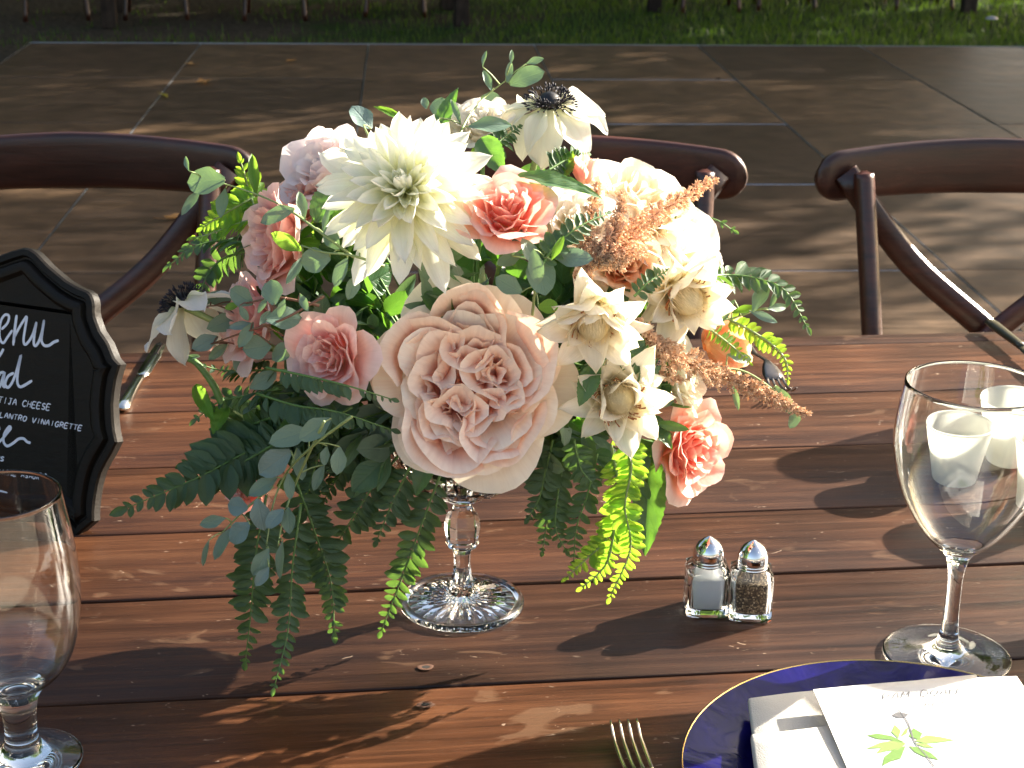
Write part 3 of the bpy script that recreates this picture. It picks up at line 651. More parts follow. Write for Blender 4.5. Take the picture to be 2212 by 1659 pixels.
# stroke lettering shared by the card and the menu board
GLY = {'A': [[(0, 0), (.5, 1), (1, 0)], [(.2, .4), (.8, .4)]], 'C': [[(.95, .85), (.6, 1), (.2, .85), (.05, .5), (.2, .15), (.6, 0), (.95, .15)]], 'D': [[(.05, 0), (.05, 1), (.6, .95), (.95, .5), (.6, .05), (.05, 0)]],
       'E': [[(.95, 1), (.1, 1), (.05, 0), (.95, 0)], [(.08, .5), (.8, .5)]], 'G': [[(.95, .8), (.6, 1), (.15, .8), (.05, .4), (.3, 0), (.8, .05), (.95, .4), (.6, .4)]], 'H': [[(.05, 0), (.1, 1)], [(.9, 0), (.9, 1)], [(.1, .5), (.9, .55)]],
       'I': [[(.5, 0), (.5, 1)]], 'J': [[(.2, 1), (.9, 1)], [(.6, 1), (.6, .2), (.4, 0), (.1, .15)]], 'L': [[(.1, 1), (.1, 0), (.9, 0)]], 'M': [[(0, 0), (.1, 1), (.5, .3), (.9, 1), (1, 0)]], 'N': [[(.05, 0), (.05, 1), (.9, 0), (.95, 1)]],
       'O': [[(.5, 1), (.1, .8), (.05, .3), (.4, 0), (.85, .2), (.9, .75), (.5, 1)]], 'P': [[(.1, 0), (.1, 1), (.7, .95), (.85, .7), (.6, .48), (.1, .45)]], 'R': [[(.1, 0), (.1, 1), (.7, .95), (.85, .72), (.6, .5), (.1, .48)], [(.5, .48), (.95, 0)]],
       'S': [[(.9, .85), (.5, 1), (.15, .8), (.3, .55), (.75, .42), (.85, .15), (.5, 0), (.08, .12)]], 'T': [[(0, 1), (1, 1)], [(.5, 1), (.5, 0)]], 'V': [[(0, 1), (.5, 0), (1, 1)]], 'U': [[(.05, 1), (.1, .2), (.5, 0), (.9, .2), (.95, 1)]]}
def ribbon(mb, pts, wd, nrm, n=4):
    P = spline(pts, n) if len(pts) > 2 else [Vector(p) for p in pts]; rings = []
    for i, p in enumerate(P):
        d = (P[min(i+1, len(P)-1)]-P[max(i-1, 0)]).normalized(); s = nrm.cross(d).normalized()
        e = wd*(.62 if i in (0, len(P)-1) else 1)
        rings.append([p+s*e/2, p-s*e/2])
    b = len(mb.v); mb.v += [q for r in rings for q in r]; mb.f += [(b+2*i, b+2*i+1, b+2*i+3, b+2*i+2) for i in range(len(rings)-1)]
def text(mb, word, p0, p1, h, wd, proj, nrm, slant=.0):
    """letters between two pixel points along the baseline, h px high"""
    p0, p1 = Vector(p0), Vector(p1); d = (p1-p0)/len(word); up = Vector((d.y, -d.x)).normalized()*h
    for k, ch in enumerate(word):
        for st in GLY.get(ch, []):
            pts = []
            for x, y in st:
                q = p0 + d*(k+x*.78+.1+slant*y) + up*y; pts.append(proj(q.x, q.y))
            ribbon(mb, pts, wd, nrm, 3)
UPN = Vector((0, 0, 1))
mb = MB(); text(mb, 'PAM DOAN', (1902, 1519), (2068, 1507), 13, .0007, cpx, UPN, .2); text(mb, 'GIRLS', (1960, 1537), (2045, 1531), 8, .0005, cpx, UPN, .2)
mb.obj('printed_name', M_ink, card, kind='stuff')
mb = MB(); ribbon(mb, [cpx(2020, 1668), cpx(2000, 1640), cpx(1975, 1610), cpx(1962, 1572), cpx(1948, 1550), cpx(1938, 1540)], .0009, UPN)
mb.obj('printed_stem', M_ink, card)
def printed_leaf(pts, m):
    mb = MB(); P = [cpx(*q, dz=.0009) for q in pts]; c = sum(P, Vector())/len(P)
    mb.add([c]+P, [(0, 1+i, 1+(i+1) % len(P)) for i in range(len(P))]); mb.obj('printed_leaf', m, card, None, False)
CL = [[(1957, 1612), (1925, 1596), (1895, 1590), (1872, 1593), (1895, 1602), (1920, 1604)], [(1957, 1613), (1928, 1606), (1900, 1610), (1870, 1622), (1900, 1621), (1935, 1620)],
      [(1955, 1615), (1930, 1612), (1905, 1618), (1892, 1633), (1915, 1628), (1940, 1626)], [(1956, 1618), (1930, 1625), (1910, 1640), (1905, 1660), (1925, 1650), (1945, 1645)],
      [(1940, 1602), (1925, 1588), (1932, 1572), (1945, 1585)], [(1943, 1600), (1955, 1582), (1962, 1578), (1958, 1592)], [(1962, 1598), (1972, 1580), (1992, 1592), (1985, 1606)],
      [(1975, 1608), (2000, 1596), (2030, 1600), (2062, 1607), (2025, 1612), (1998, 1614)], [(1972, 1612), (2000, 1614), (2018, 1624), (1995, 1622)],
      [(1962, 1618), (1985, 1622), (2010, 1634), (2028, 1650), (1995, 1642), (1975, 1632)]]
for k, q in enumerate(CL): printed_leaf(q, M_inkg if k % 3 else M_inkgd)
printed_leaf([(1925, 1552), (1935, 1546), (1950, 1547), (1962, 1550), (1955, 1557), (1938, 1558)], M_ink)

# cutlery
def fork(P, d, label, mat, name='table_fork', rise=.012):
    t = thing(name, label, 'fork', P, axes(d, UPN.cross(d), UPN), 'forks')
    for k in range(4):
        y = (k-1.5)*.0062
        MB().tube(spline([(.0, y, rise+.001), (.018, y, rise*.45), (.042, y*1.0, rise*.35), (.056, y*.9, rise*.55)], 4), [.0007]+[.0011]*4+[.0015]*8, 8, True, .8).obj('tine', mat, t)
    sec = []
    for x, wd, z in ((.053, .0112, rise*.5), (.066, .0115, rise*.62), (.080, .0085, rise*.85), (.092, .0035, rise*1.0), (.115, .0028, rise*.75), (.15, .0038, rise*.35), (.185, .0062, rise*.22), (.198, .0062, rise*.2), (.203, .003, rise*.2)):
        sec.append([(x, wd, z), (x, wd*.5, z+.0012), (x, -wd*.5, z+.0012), (x, -wd, z), (x, -wd*.5, z-.0010), (x, wd*.5, z-.0010)])
    MB().loft(sec).obj('handle', mat, t)
    return t
p = onz(1347, 1553, TZ+.012); q = onz(1400, 1690, TZ+.012); d = (q-p).normalized(); fork((p.x, p.y, TZ+.0005), d, 'pale silver fork with four tines left of the near blue charger', M_goldtone, rise=.010)
p = onz(1700, 872); q = onz(1612, 752); d = (q-p); d.z = 0; fork((p.x, p.y, TZ+.0008), d.normalized(), 'dark silver fork on the far side under the lower astilbe plume', simple('dark_silver', (.22, .20, .18), .3, 1), rise=.016)
def knife(P, d, label, mat, ln=.22):
    t = thing('table_knife', label, 'knife', P, axes(d, UPN.cross(d), UPN), 'knives')
    sec = [[(x, wd, z), (x, wd*.6, z+.0042*hh), (x, -wd*.6, z+.0042*hh), (x, -wd, z), (x, -wd*.6, z-.0042*hh), (x, wd*.6, z-.0042*hh)] for x, wd, z, hh in ((0, .003, .0045, .3), (.004, .0072, .0045, .8), (.02, .0078, .0045, 1), (.06, .0062, .0045, 1), (.09, .0055, .0045, .9), (.10, .006, .0045, .8))]
    MB().loft(sec).obj('handle', mat, t)
    bl = [[(x, a_, .0045+.0012), (x, b_, .0045+.0003), (x, b_, .0045-.0003), (x, a_, .0045-.0012)] for x, a_, b_ in ((.098, .0045, -.0045), (.115, .0055, -.0085), (.17, .0055, -.0095), (ln-.01, .0045, -.007), (ln, .001, -.0015))]
    MB().loft(bl).obj('blade', mat, t); return t
p = onz(262, 893); q = onz(332, 775); d = q-p; d.z = 0; knife((p.x, p.y, TZ), d.normalized(), 'silver knife sticking out behind the menu board', M_silver)
p = onz(2133, 714); q = onz(2230, 790); d = q-p; d.z = 0; knife((p.x, p.y, TZ+.008), d.normalized(), 'dark knife handle on the far table edge at right', simple('silver_dark_reflection', (.05, .045, .025), .35), .2)  # dark olive colour stands for dark surroundings mirrored in the silver

# ------------------------------------------------------------------ menu board
PSI, BETA = R_(20.7), R_(16)
BO = onz(165, 1157); BA = Vector((cos(PSI), -sin(PSI), 0)); BN = Vector((-sin(PSI), -cos(PSI), 0))     # BN faces the viewer
BB = (Vector((0, 0, 1))*cos(BETA) - BN*sin(BETA)).normalized(); BNN = BA.cross(BB)
if BNN.dot(CAM-BO) < 0: BNN = -BNN
def board(px, py, d=0.):
    r = ray(px, py); O = BO + BNN*d; t_ = (O-CAM).dot(BNN)/r.dot(BNN); q = CAM + r*t_; return Vector(((q-BO).dot(BA), (q-BO).dot(BB)))
def zA(x, y): return (x/3.687)*.5486, (950+y/3.687)*.5486
def zB(x, y): return (x/2.212)*.5486, (1380+y/2.212)*.5486
OUT = [zA(*q) for q in ((335, 92), (430, 110), (520, 170), (700, 360), (830, 470), (950, 570), (1060, 635), (1150, 680), (1250, 720), (1310, 770), (1345, 850), (1358, 930), (1355, 1020), (1370, 1110), (1440, 1300), (1560, 1480))] + \
      [zB(*q) for q in ((990, 70), (1040, 125), (1005, 240), (985, 360), (975, 480), (980, 600), (990, 700), (1012, 800), (965, 895), (915, 980), (870, 1070), (840, 1180), (820, 1300), (810, 1400), (810, 1490), (740, 1550), (655, 1622))]
right = [board(*q) for q in OUT]
rb = [p for p in right]; cx = -.175
b0 = rb[-1]; 
bottom = [Vector((b0.x-.02, b0.y+.012)), Vector((b0.x-.06, b0.y+.004))]
top = [Vector((rb[0].x-.012, rb[0].y-.004)), Vector((rb[0].x-.04, rb[0].y-.016)), Vector((rb[0].x-.075, rb[0].y-.012)), Vector((rb[0].x-.10, rb[0].y+.006))]
half = list(reversed(top)) + rb + bottom
half = [p for p in half if p.x > cx+.004]
loop = half + [Vector((2*cx-p.x, p.y)) for p in reversed(half)]
# resample evenly
def resample(L, step):
    out = []; n = len(L)
    for i in range(n):
        a_, b_ = L[i], L[(i+1) % n]; k = max(1, int((b_-a_).length/step))
        out += [a_+(b_-a_)*(j/k) for j in range(k)]
    return out
loop = resample(loop, .006)
minb = min(p.y for p in loop)
def inset(L, d):
    n = len(L); out = []
    for i in range(n):
        tg = (L[(i+2) % n]-L[i-2]).normalized(); nr = Vector((tg.y, -tg.x)); out.append(L[i]+nr*d)
    return out
ar = sum(loop[i].x*loop[(i+1) % len(loop)].y-loop[(i+1) % len(loop)].x*loop[i].y for i in range(len(loop)))
sg = 1 if ar < 0 else -1
def bp3(p, d): return BO + BA*p.x + BB*p.y + BNN*d
sign = thing('menu_board', 'black scalloped wooden board with handwritten white menu, at left', 'menu board', (0, 0, 0))
rings = [[bp3(q, d) for q in inset(loop, sg*i)] for i, d in ((.002, -.013), (0, -.011), (0, -.002), (.0015, 0), (.0065, .0005), (.0085, -.003), (.010, -.003), (.0125, .0015), (.0165, .003), (.020, .0025), (.0235, -.001), (.0250, -.001))]
o = MB().loft(rings).obj('board', W_sign, sign); autosmooth(o, 30)
FD = -.0006
def sgn(px, py): return bp3(board(px, py, FD), FD)
def stroke(pts, z, wd):
    mb = MB(); ribbon(mb, [sgn(*z(*q)) for q in pts], wd, BNN, 5); mb.obj('lettering', M_white, sign, None, False)
stroke([(20, 1280), (100, 1200), (130, 1120), (120, 1075), (70, 1070), (15, 1150), (-10, 1300), (5, 1430), (50, 1475), (110, 1390), (180, 1290)], zA, .0024)
stroke([(242, 1070), (218, 1250), (192, 1512)], zA, .0028)
stroke([(192, 1420), (270, 1270), (360, 1125), (388, 1108), (362, 1280), (342, 1430), (362, 1500), (420, 1450), (480, 1340), (530, 1170)], zA, .0025)
stroke([(530, 1170), (502, 1330), (490, 1480), (520, 1515), (570, 1440), (612, 1300), (640, 1140)], zA, .0026)
stroke([(640, 1140), (612, 1330), (602, 1440), (640, 1510), (710, 1512), (780, 1465), (852, 1440)], zA, .0026)
stroke([(-240, 1500), (-190, 1080), (-150, 1300), (-110, 1080), (-80, 1490), (-20, 1320)], zA, .0026)
stroke([(50, 1560), (20, 1620), (-20, 1680)], zA, .0026)
stroke([(120, 195), (70, 225), (45, 290), (70, 322), (110, 270), (150, 160), (182, 40), (158, 170), (150, 270), (170, 315), (210, 305), (280, 262)], zB, .0026)
stroke([(40, 190), (0, 200), (-30, 280), (-5, 318), (20, 250), (40, 190), (25, 300), (50, 320)], zB, .0025)
stroke([(-60, 760), (-10, 690), (-20, 660), (-50, 720), (-40, 810), (10, 780), (60, 720), (92, 680), (80, 664), (40, 720), (30, 790), (60, 832), (110, 810), (160, 772), (205, 768), (235, 795), (266, 806)], zB, .0025)
def line(word, p0, p1, h):
    a_, b_ = zB(*p0), zB(*p1); mb = MB(); text(mb, word, a_, b_, h, .0011, sgn, BNN, .12); mb.obj('lettering', M_white, sign, None, False, kind='stuff')
line('COTIJA CHEESE', (-105, 440), (436, 522), 13); line('CILANTRO VINAIGRETTE', (-90, 565), (712, 700), 11)
line('BEANS', (-160, 935), (34, 965), 9); line('CARNE ASADA', (-40, 1072), (412, 1110), 8.5)
stroke([(-60, 1235), (0, 1222), (72, 1238)], zB, .002)
stroke([(-10, 1530), (10, 1490), (40, 1505), (20, 1530), (50, 1500), (70, 1530)], zB, .0016)
for k in range(4): stroke([(-20+k*24, 1720+k*3), (-8+k*24, 1700), (4+k*24, 1712+k*3), (-6+k*24, 1728+k*3)], zB, .0013)
pr0 = bp3(Vector((cx, .2)), -.013); foot = Vector((pr0.x, pr0.y, TZ)) - BN*.12
MB().tube([pr0, foot+Vector((0, 0, .004))], .006, 6).obj('prop_leg', W_sign, sign)

# ------------------------------------------------------------------ pressed glass compote
VP = onz(998, 1306); VX, VY = VP.x, VP.y
vase = thing('glass_compote', 'pressed clear glass pedestal vase holding the flower arrangement', 'vase', (VX, VY, TZ))
prof = sm_prof([(.0003, .0040), (.02, .0036), (.044, .0012), (.0485, .0006), (.0500, .0022), (.0496, .0045), (.0478, .0060), (.0445, .0058), (.0425, .0042)], 3) + [(.036, .0052), (.028, .0064), (.021, .0078), (.0150, .0095)]
def flute(r, z, k): return (r, z + (.0016 if k % 3 == 0 else -.0006)*max(0, min(1, (r-.012)/.006))*max(0, min(1, (.0415-r)/.004)) if z > .0033 else z)
o = MB().lathe(prof+[(.0105, .0120), (.0100, .0150)], 72, False, flute).obj('foot', M_glass, vase); autosmooth(o, 20)
pr2 = [(.0100, .0148), (.0098, .017), (.0075, .028), (.0064, .038), (.0070, .046), (.0092, .051), (.0128, .0535), (.0136, .0560), (.0128, .0580), (.0132, .0610), (.0143, .0680), (.0142, .0735), (.0118, .0810), (.0082, .0855), (.0073, .0885), (.0076, .0925), (.012, .0945), (.0190, .0960), (.0196, .0975), (.014, .0992)]
o = MB().lathe(pr2, 10).obj('stem', M_glass, vase); autosmooth(o, 12)
def cut(r, z, k): q = .0012*(1 if (k % 4) < 2 else -1)*(1 if int(z*250) % 2 else -1); return (r+q*max(0, min(1, (r-.024)*80)), z)
o = MB().lathe([(.0140, .0990), (.026, .1020), (.038, .1075), (.048, .1155), (.0545, .1255), (.0575, .138), (.0585, .152), (.0565, .152), (.0555, .138), (.052, .127), (.045, .117), (.035, .110), (.022, .1055), (.0003, .1045)], 64, False, cut).obj('bowl', M_glass, vase); autosmooth(o, 10)

# ------------------------------------------------------------------ flowers: helpers
MC = Vector((VX+.004, VY+.008, 1.005)); MR = Vector((.185, .125, .155))
HUB = Vector((VX, VY, .915))
def surf(px, py, off=0.):
    """point on the bouquet mound seen at that pixel, off metres further from (+) or nearer to (-) the viewer"""
    d = ray(px, py); o_ = CAM-MC
    D = Vector((d.x/MR.x, d.y/MR.y, d.z/MR.z)); O = Vector((o_.x/MR.x, o_.y/MR.y, o_.z/MR.z))
    A_, B_, C_ = D.dot(D), 2*D.dot(O), O.dot(O)-1; q = B_*B_-4*A_*C_
    t_ = (-B_-math.sqrt(q))/(2*A_) if q > 0 else -B_/(2*A_)
    return CAM + d*(t_ + off/d.length)
def rod(name, pts, r0, r1, mat, parent=None, n=5, k=6):
    P = spline(pts, k); m = MB().tube(P, [r0+(r1-r0)*i/(len(P)-1) for i in range(len(P))], n)
    return m.obj(name, mat, parent)
def cup(prm):
    """one rose petal: a piece of a cup round the axis (0,0,1)"""
    L_, h0, ph, th, hs, r0, z0, tip, ruf, sp, sd, c, mat, nx, ny = prm
    r2 = random.Random(sd); k1, k2, k3 = r2.uniform(0, 6), r2.uniform(0, 6), r2.uniform(1.6, 3.2)
    prof = [(r0, z0, ph[0])]; ns = 24
    for i in range(ns):
        t = (i+.5)/ns
        a = ph[0]+(ph[1]-ph[0])*min(1, t/.55) if t < .55 else (ph[1]+(ph[2]-ph[1])*((t-.55)/.45)**1.6)
        r, z, _ = prof[-1]; prof.append((r+sin(a)*L_/ns, z+cos(a)*L_/ns, a))
    def fn(s, t):
        e = 1-h0*abs(s)**2.6 + tip*(1-abs(s))**2*.35
        tt = max(0, min(1, t*e/(1+tip*.35))); q = tt*ns; i = min(ns-1, int(q)); fr = q-i
        r = prof[i][0]*(1-fr)+prof[i+1][0]*fr; z = prof[i][1]*(1-fr)+prof[i+1][1]*fr; a = prof[i][2]
        wv = ruf*L_*(t**2.2)*(sin(s*pi*k3*.5+k1)*.6+sin(s*pi*k3+k2)*.4) + .03*L_*noise.noise(Vector((s*1.7+sd, t*2, sd*.37)))
        r += wv*cos(a) + sp*s*(r*.5+.002); z += -wv*sin(a)*.6
        an = th + s*hs*(.42+.58*min(1, (t*1.7)))
        # edges of wide petals roll back a little
        rb = .10*L_*max(0, abs(s)-.72)/.28*t; r += rb*cos(a)*.7; z -= rb*sin(a)
        return Vector((c[0]+r*cos(an), c[1]+r*sin(an), z))
    return grid('petal', fn, nx, ny, mat)
def D_(*a): return tuple(R_(x) for x in a)
def flower_thing(name, label, cat, P, M, group=None, stem=True, sm=None, sr=.0018, back=.02):
    t = thing(name, label, cat, P, M, group)
    if stem:
        inv = (Matrix.Translation(P) @ M).inverted(); z = (M.to_3x3() @ Vector((0, 0, 1)))
        p0 = Vector(P)-z*back; mid = p0*.55+HUB*.45-z*.015
        rod('stem', [inv @ p0, inv @ mid, inv @ (HUB+Vector(((P[0]-HUB.x)*.08, (P[1]-HUB.y)*.08, -.05)))], sr, sr, sm or M_stem, t)
    return t
def rose(label, P, dv, Rr, mat, seed, mo=None, style='open', spin=0, group='spray roses in the bouquet', cat='rose', name='spray_rose'):
    t = flower_thing(name, label, cat, P, basis(dv, spin), group, back=Rr*.9)
    r2 = random.Random(seed); mo = mo or mat
    # (count, length, profile angles, half span, base radius, base z, tip, ruffle)
    if style == 'bud':
        rings = [(2, .8, D_(20, -6, 10), 1.3, .10, -.35, .4, .05), (3, 1.05, D_(28, -2, 20), 1.2, .16, -.45, .6, .06), (3, 1.15, D_(36, 4, 45), 1.0, .18, -.50, .6, .07)]
    else:
        rings = [(2, .50, D_(20, 2, 25), 1.5, .05, -.18, .1, .16), (3, .58, D_(34, 8, 44), 1.25, .10, -.24, .2, .18), (4, .66, D_(46, 12, 52), 1.05, .14, -.30, .15, .20),
                 (5, .76, D_(56, 16, 56), .95, .16, -.38, .2, .19), (5, .90, D_(62, 22, 66), .92, .16, -.45, .15, .17), (6, 1.02, D_(68, 34, 84), .84, .15, -.52, .2, .15), (6, 1.14, D_(72, 50, 112), .80, .12, -.56, .2, .13)]
        if style == 'cup': rings = rings[:6]
    MB().lathe([(Rr*.002, -.10*Rr), (Rr*.06, -.13*Rr), (Rr*.14, -.24*Rr), (Rr*.22, -.40*Rr), (Rr*.1, -.6*Rr)], 12).obj('heart', mat, t)
    ang = r2.uniform(0, 6)
    for k, (n, L_, ph, hs, r0, z0, tip, ruf) in enumerate(rings):
        ang += .7
        for i in range(n):
            th = ang + 2*pi*i/n + r2.uniform(-.18, .18); j = r2.uniform(.88, 1.1)
            ph2 = tuple(a+R_(r2.uniform(-7, 7)) for a in ph)
            m = cup((L_*Rr*j, .42, ph2, th, hs*r2.uniform(.9, 1.08), r0*Rr, z0*Rr, tip, ruf*r2.uniform(.6, 1.3), .10, seed*100+k*10+i, (0, 0), mo if k >= len(rings)-2 else mat, 9, 8))
            obj('petal', m, t)
    if style != 'cup':
        for i in range(5):   # green sepals behind
            a = 2*pi*i/5; m = petal_mesh('sepal', Rr*.55, Rr*.12, .2, .5, L_green, 1.); obj('sepal', m, t, Matrix.Translation((0, 0, -.62*Rr)) @ Matrix.Rotation(a, 4, 'Z') @ Matrix.Rotation(R_(30), 4, 'Y'))
    return t
_pm = {}
def petal_mesh(name, L_, wd, cupk, bend, mat, point=1., nx=5, ny=8, wave=0, seed=0, base=.25):
    """a petal or leaf along +x, blade up +z; cupk = cross curl, bend = downward (+) or upward (-) sweep in radians"""
    key = (name, round(L_, 4), round(wd, 4), cupk, bend, mat.name, point, nx, ny, wave, seed, base)
    if key in _pm: return _pm[key]
    def prof(t): return (base+(1-base)*min(1, t*2.4))*((1-t)**.9 if point >= 2 else (max(0, 1-t**(2.2*point+.3))**.62)) if t < 1 else .0
    pts = [(0, 0)]; ns = 20
    for i in range(ns):
        a = -bend*((i+.5)/ns); pts.append((pts[-1][0]+cos(a)*L_/ns, pts[-1][1]+sin(a)*L_/ns))
    def fn(s, t):
        q = t*ns; i = min(ns-1, int(q)); fr = q-i; x = pts[i][0]*(1-fr)+pts[i+1][0]*fr; z = pts[i][1]*(1-fr)+pts[i+1][1]*fr
        wv = wave*wd*sin(t*9+s*2.+seed*1.7)*abs(s) + wave*.6*wd*noise.noise(Vector((t*4, s*2, seed*3.1)))
        y = s*wd*prof(t); return Vector((x, y*(1-.25*abs(cupk)*s*s), z + cupk*wd*prof(t)*s*s + wv))
    m = grid(name, fn, nx, ny, mat); _pm[key] = m; return m

# ------------------------------------------------------------------ the big garden rose
def garden_rose(P, dv, Rr, spin):
    t = flower_thing('garden_rose', 'huge blush pink quartered garden rose at the centre front', 'rose', P, basis(dv, spin), None, back=Rr*.75)
    r2 = random.Random(77); q = 0
    outer = [(6, 1.28, D_(66, 64, 112), .74, .10, -.52, .15, .07, P_heroO), (7, 1.16, D_(62, 48, 92), .70, .12, -.45, .15, .08, P_heroO), (7, 1.02, D_(58, 30, 74), .74, .14, -.40, .15, .09, P_heroO), (7, .90, D_(54, 20, 62), .74, .14, -.34, .12, .10, P_hero)]
    MB().lathe([(Rr*.002, -.17*Rr), (Rr*.2, -.18*Rr), (Rr*.42, -.22*Rr), (Rr*.40, -.38*Rr), (Rr*.1, -.6*Rr)], 18).obj('heart', P_hero, t)
    ang = .4
    for k, (n, L_, ph, hs, r0, z0, tip, ruf, mt) in enumerate(outer):
        ang += .45
        for i in range(n):
            th = ang+2*pi*i/n+r2.uniform(-.12, .12); ph2 = tuple(a+R_(r2.uniform(-6, 6)) for a in ph); q += 1
            obj('petal', cup((L_*Rr*r2.uniform(.93, 1.06), .36, ph2, th, hs*r2.uniform(.92, 1.1), r0*Rr, z0*Rr, tip, ruf*r2.uniform(.5, 1.2), .08, 900+q, (0, 0), mt, 13, 11)), t)
    # quarters: swirls of short folded petals round their own eyes
    for k in range(2):
        for i in range(4):
            q += 1; obj('petal', cup((Rr*(.40+.08*k)*r2.uniform(.9, 1.15), .25, D_(24+8*k, 6+6*k, 44+8*k), .7+k*.8+i*pi/2+r2.uniform(-.3, .3), 1.0, (.05+.10*k)*Rr, -.20*Rr, 0, .20, .3, 900+q, (-.03*Rr, .02*Rr), P_hero, 13, 9)), t)
    for (cxq, cyq, a0, k0, kk) in ((.33, .12, .6, 0, 6), (-.17, -.37, 3.9, 0, 6), (-.42, .26, 2.5, 2, 5), (.30, -.42, 5.5, 2, 5), (.02, .50, 1.5, 2, 5)):
        dirq = math.atan2(cyq, cxq)
        for k in range(k0, kk):
            rr = .030+.100*k; n = 2 if k < 3 else 1
            for i in range(n):
                if k < 3: th = a0+k*1.3+i*pi; hs = 1.8-.12*k
                elif k < 4: th = dirq+(i-.5)*1.9+r2.uniform(-.25, .25); hs = 1.2
                else: th = dirq+r2.uniform(-.3, .3); hs = 1.2
                ph = D_(16+4*k, 8+3.4*k+r2.uniform(-3, 6), 34+7*k+r2.uniform(-8, 16)); q += 1
                obj('petal', cup((Rr*(.44+.045*k)*r2.uniform(.90, 1.12), .20, ph, th, hs, rr*Rr*.62, -.16*Rr+.004*Rr*k, .0, .12+.14*r2.random(), .26, 900+q, (cxq*Rr, cyq*Rr), P_hero, 13, 8)), t)
    for i in range(9):     # loose folded petals between the quarters
        a = 2*pi*i/9+.3; rad = .18+.24*(i % 3)/2; q += 1
        obj('petal', cup((Rr*.42*r2.uniform(.9, 1.15), .25, D_(20, 8, 46), a+r2.uniform(-.9, .9), .9, .10*Rr, -.14*Rr, 0, .13, .2, 900+q, (rad*Rr*cos(a), rad*Rr*sin(a)), P_hero, 11, 8)), t)
    return t
garden_rose(surf(1014, 826, .020), cdir(-.03, .06, 1), .0605, R_(0))

# ------------------------------------------------------------------ dahlia
def dahlia(P, dv, Rr):
    t = flower_thing('dahlia', 'large creamy white dahlia at the upper left of the bouquet', 'dahlia', P, basis(dv), None, back=Rr*.3)
    nP = 104; r2 = random.Random(4)
    pin = petal_mesh('petal', 1., .24, 1.1, -.9, P_dahlia, 1., 5, 7, .0, 0, .5)
    pmid = [petal_mesh('petal', 1., .20, .75, -.35, P_dahlia, 1.1, 7, 9, .10, s_, .35) for s_ in (1, 2, 3)]
    pout = [petal_mesh('petal', 1., .20, .55, .10, P_dahlia, 1.15, 7, 9, .14, s_, .32) for s_ in (4, 5, 6, 7)]
    for n in range(nP):
        f = (n+.5)/nP; a = n*2.39996+r2.uniform(-.08, .08)
        pol = R_(8+100*f**.72); L_ = Rr*(.24+.80*f**.62)*r2.uniform(.88, 1.08)
        if f < .14: m = pin
        elif f < .5: m = pmid[n % 3]
        else: m = pout[n % 4]
        if f > .9: pol += R_(r2.uniform(-6, 14)); L_ *= 1.04
        br = Rr*.10*math.sqrt(f); bz = Rr*.20*(1-f)-Rr*.06
        d = Vector((cos(a)*sin(pol), sin(a)*sin(pol), cos(pol)))
        y = Vector((-sin(a), cos(a), 0)); z = d.cross(y)           # inner face of the petal looks to the axis
        M = Matrix.Translation((br*cos(a), br*sin(a), bz)) @ axes(d, y, z) @ Matrix.Rotation(r2.uniform(-.35, .35), 4, 'X') @ Matrix.Rotation(r2.uniform(-.12, .12), 4, 'Y') @ Matrix.Diagonal((L_, L_*r2.uniform(.85, 1.12)*(1 if f > .3 else .9), L_, 1))
        obj('petal', m, t, M)
    MB().lathe([(Rr*.001, Rr*.22), (Rr*.05, Rr*.20), (Rr*.09, Rr*.1), (Rr*.10, -Rr*.1), (.002, -Rr*.25)], 12).obj('heart', simple('dahlia_heart', (.50, .50, .14), .6), t)
    return t
dahlia(surf(876, 416, -.012), cdir(-.05, .26, .95), .0605)

# ------------------------------------------------------------------ anemones
def anemone(label, P, dv, Rr, spin, npet=8, droop=(96, 22), hide=()):
    t = flower_thing('anemone', label, 'anemone', P, basis(dv, spin), 'white anemones', sr=.0026, sm=M_stemp, back=Rr*.08)
    r2 = random.Random(int(Rr*1e5)+npet)
    for k in range(npet):
        if k in hide: continue
        a = 2*pi*k/npet+r2.uniform(-.12, .12); m = petal_mesh('petal', Rr*r2.uniform(.92, 1.08), Rr*.36*r2.uniform(.85, 1.05), .28, R_(droop[1]+r2.uniform(-10, 14)), P_white, 1.5, 9, 11, .13, k+npet, .22)
        M = Matrix.Rotation(a, 4, 'Z') @ Matrix.Translation((Rr*.10, 0, -.001*(k % 2))) @ Matrix.Rotation(R_(droop[0]-90+r2.uniform(-8, 10)), 4, 'Y') @ Matrix.Rotation(r2.uniform(-.3, .3), 4, 'X')
        obj('petal', m, t, M)
    q = Rr*.21; MB().lathe([(q*.02, q*1.0), (q*.35, q*.95), (q*.7, q*.72), (q*.95, q*.3), (q*.8, -.1*q)], 20).obj('dome', M_dome, t)
    mb = MB()
    for k in range(150):
        a = r2.uniform(0, 2*pi); rr = Rr*r2.uniform(.23, .45); h = Rr*(.20-.15*abs(rr/Rr-.28)/.14+r2.uniform(-.03, .05)); p0 = Vector((cos(a)*q*.8, sin(a)*q*.8, 0)); p1 = Vector((cos(a)*rr, sin(a)*rr, h))
        mb.tube([p0, p0*.4+p1*.6+Vector((0, 0, Rr*.03)), p1], .00022, 3)
        s = Rr*.026; d = (p1-p0).normalized(); mb.tube([p1-d*s, p1, p1+d*s*1.3], [s*.3, s*.62, s*.2], 5)
    o = mb.obj('stamens', M_anther, t, kind='stuff')
    return t
anemone('white anemone with blue-black centre rising above the bouquet', surf(1187, 226, .02), cdir(.06, .80, .60), .047, .35, 9, (100, 46))
anemone('white anemone hanging out at the far left with drooping petals', surf(402, 648, -.02)+Vector((0, -.01, 0)), cdir(-.50, .72, -.30), .043, 1.2, 7, (112, 26))

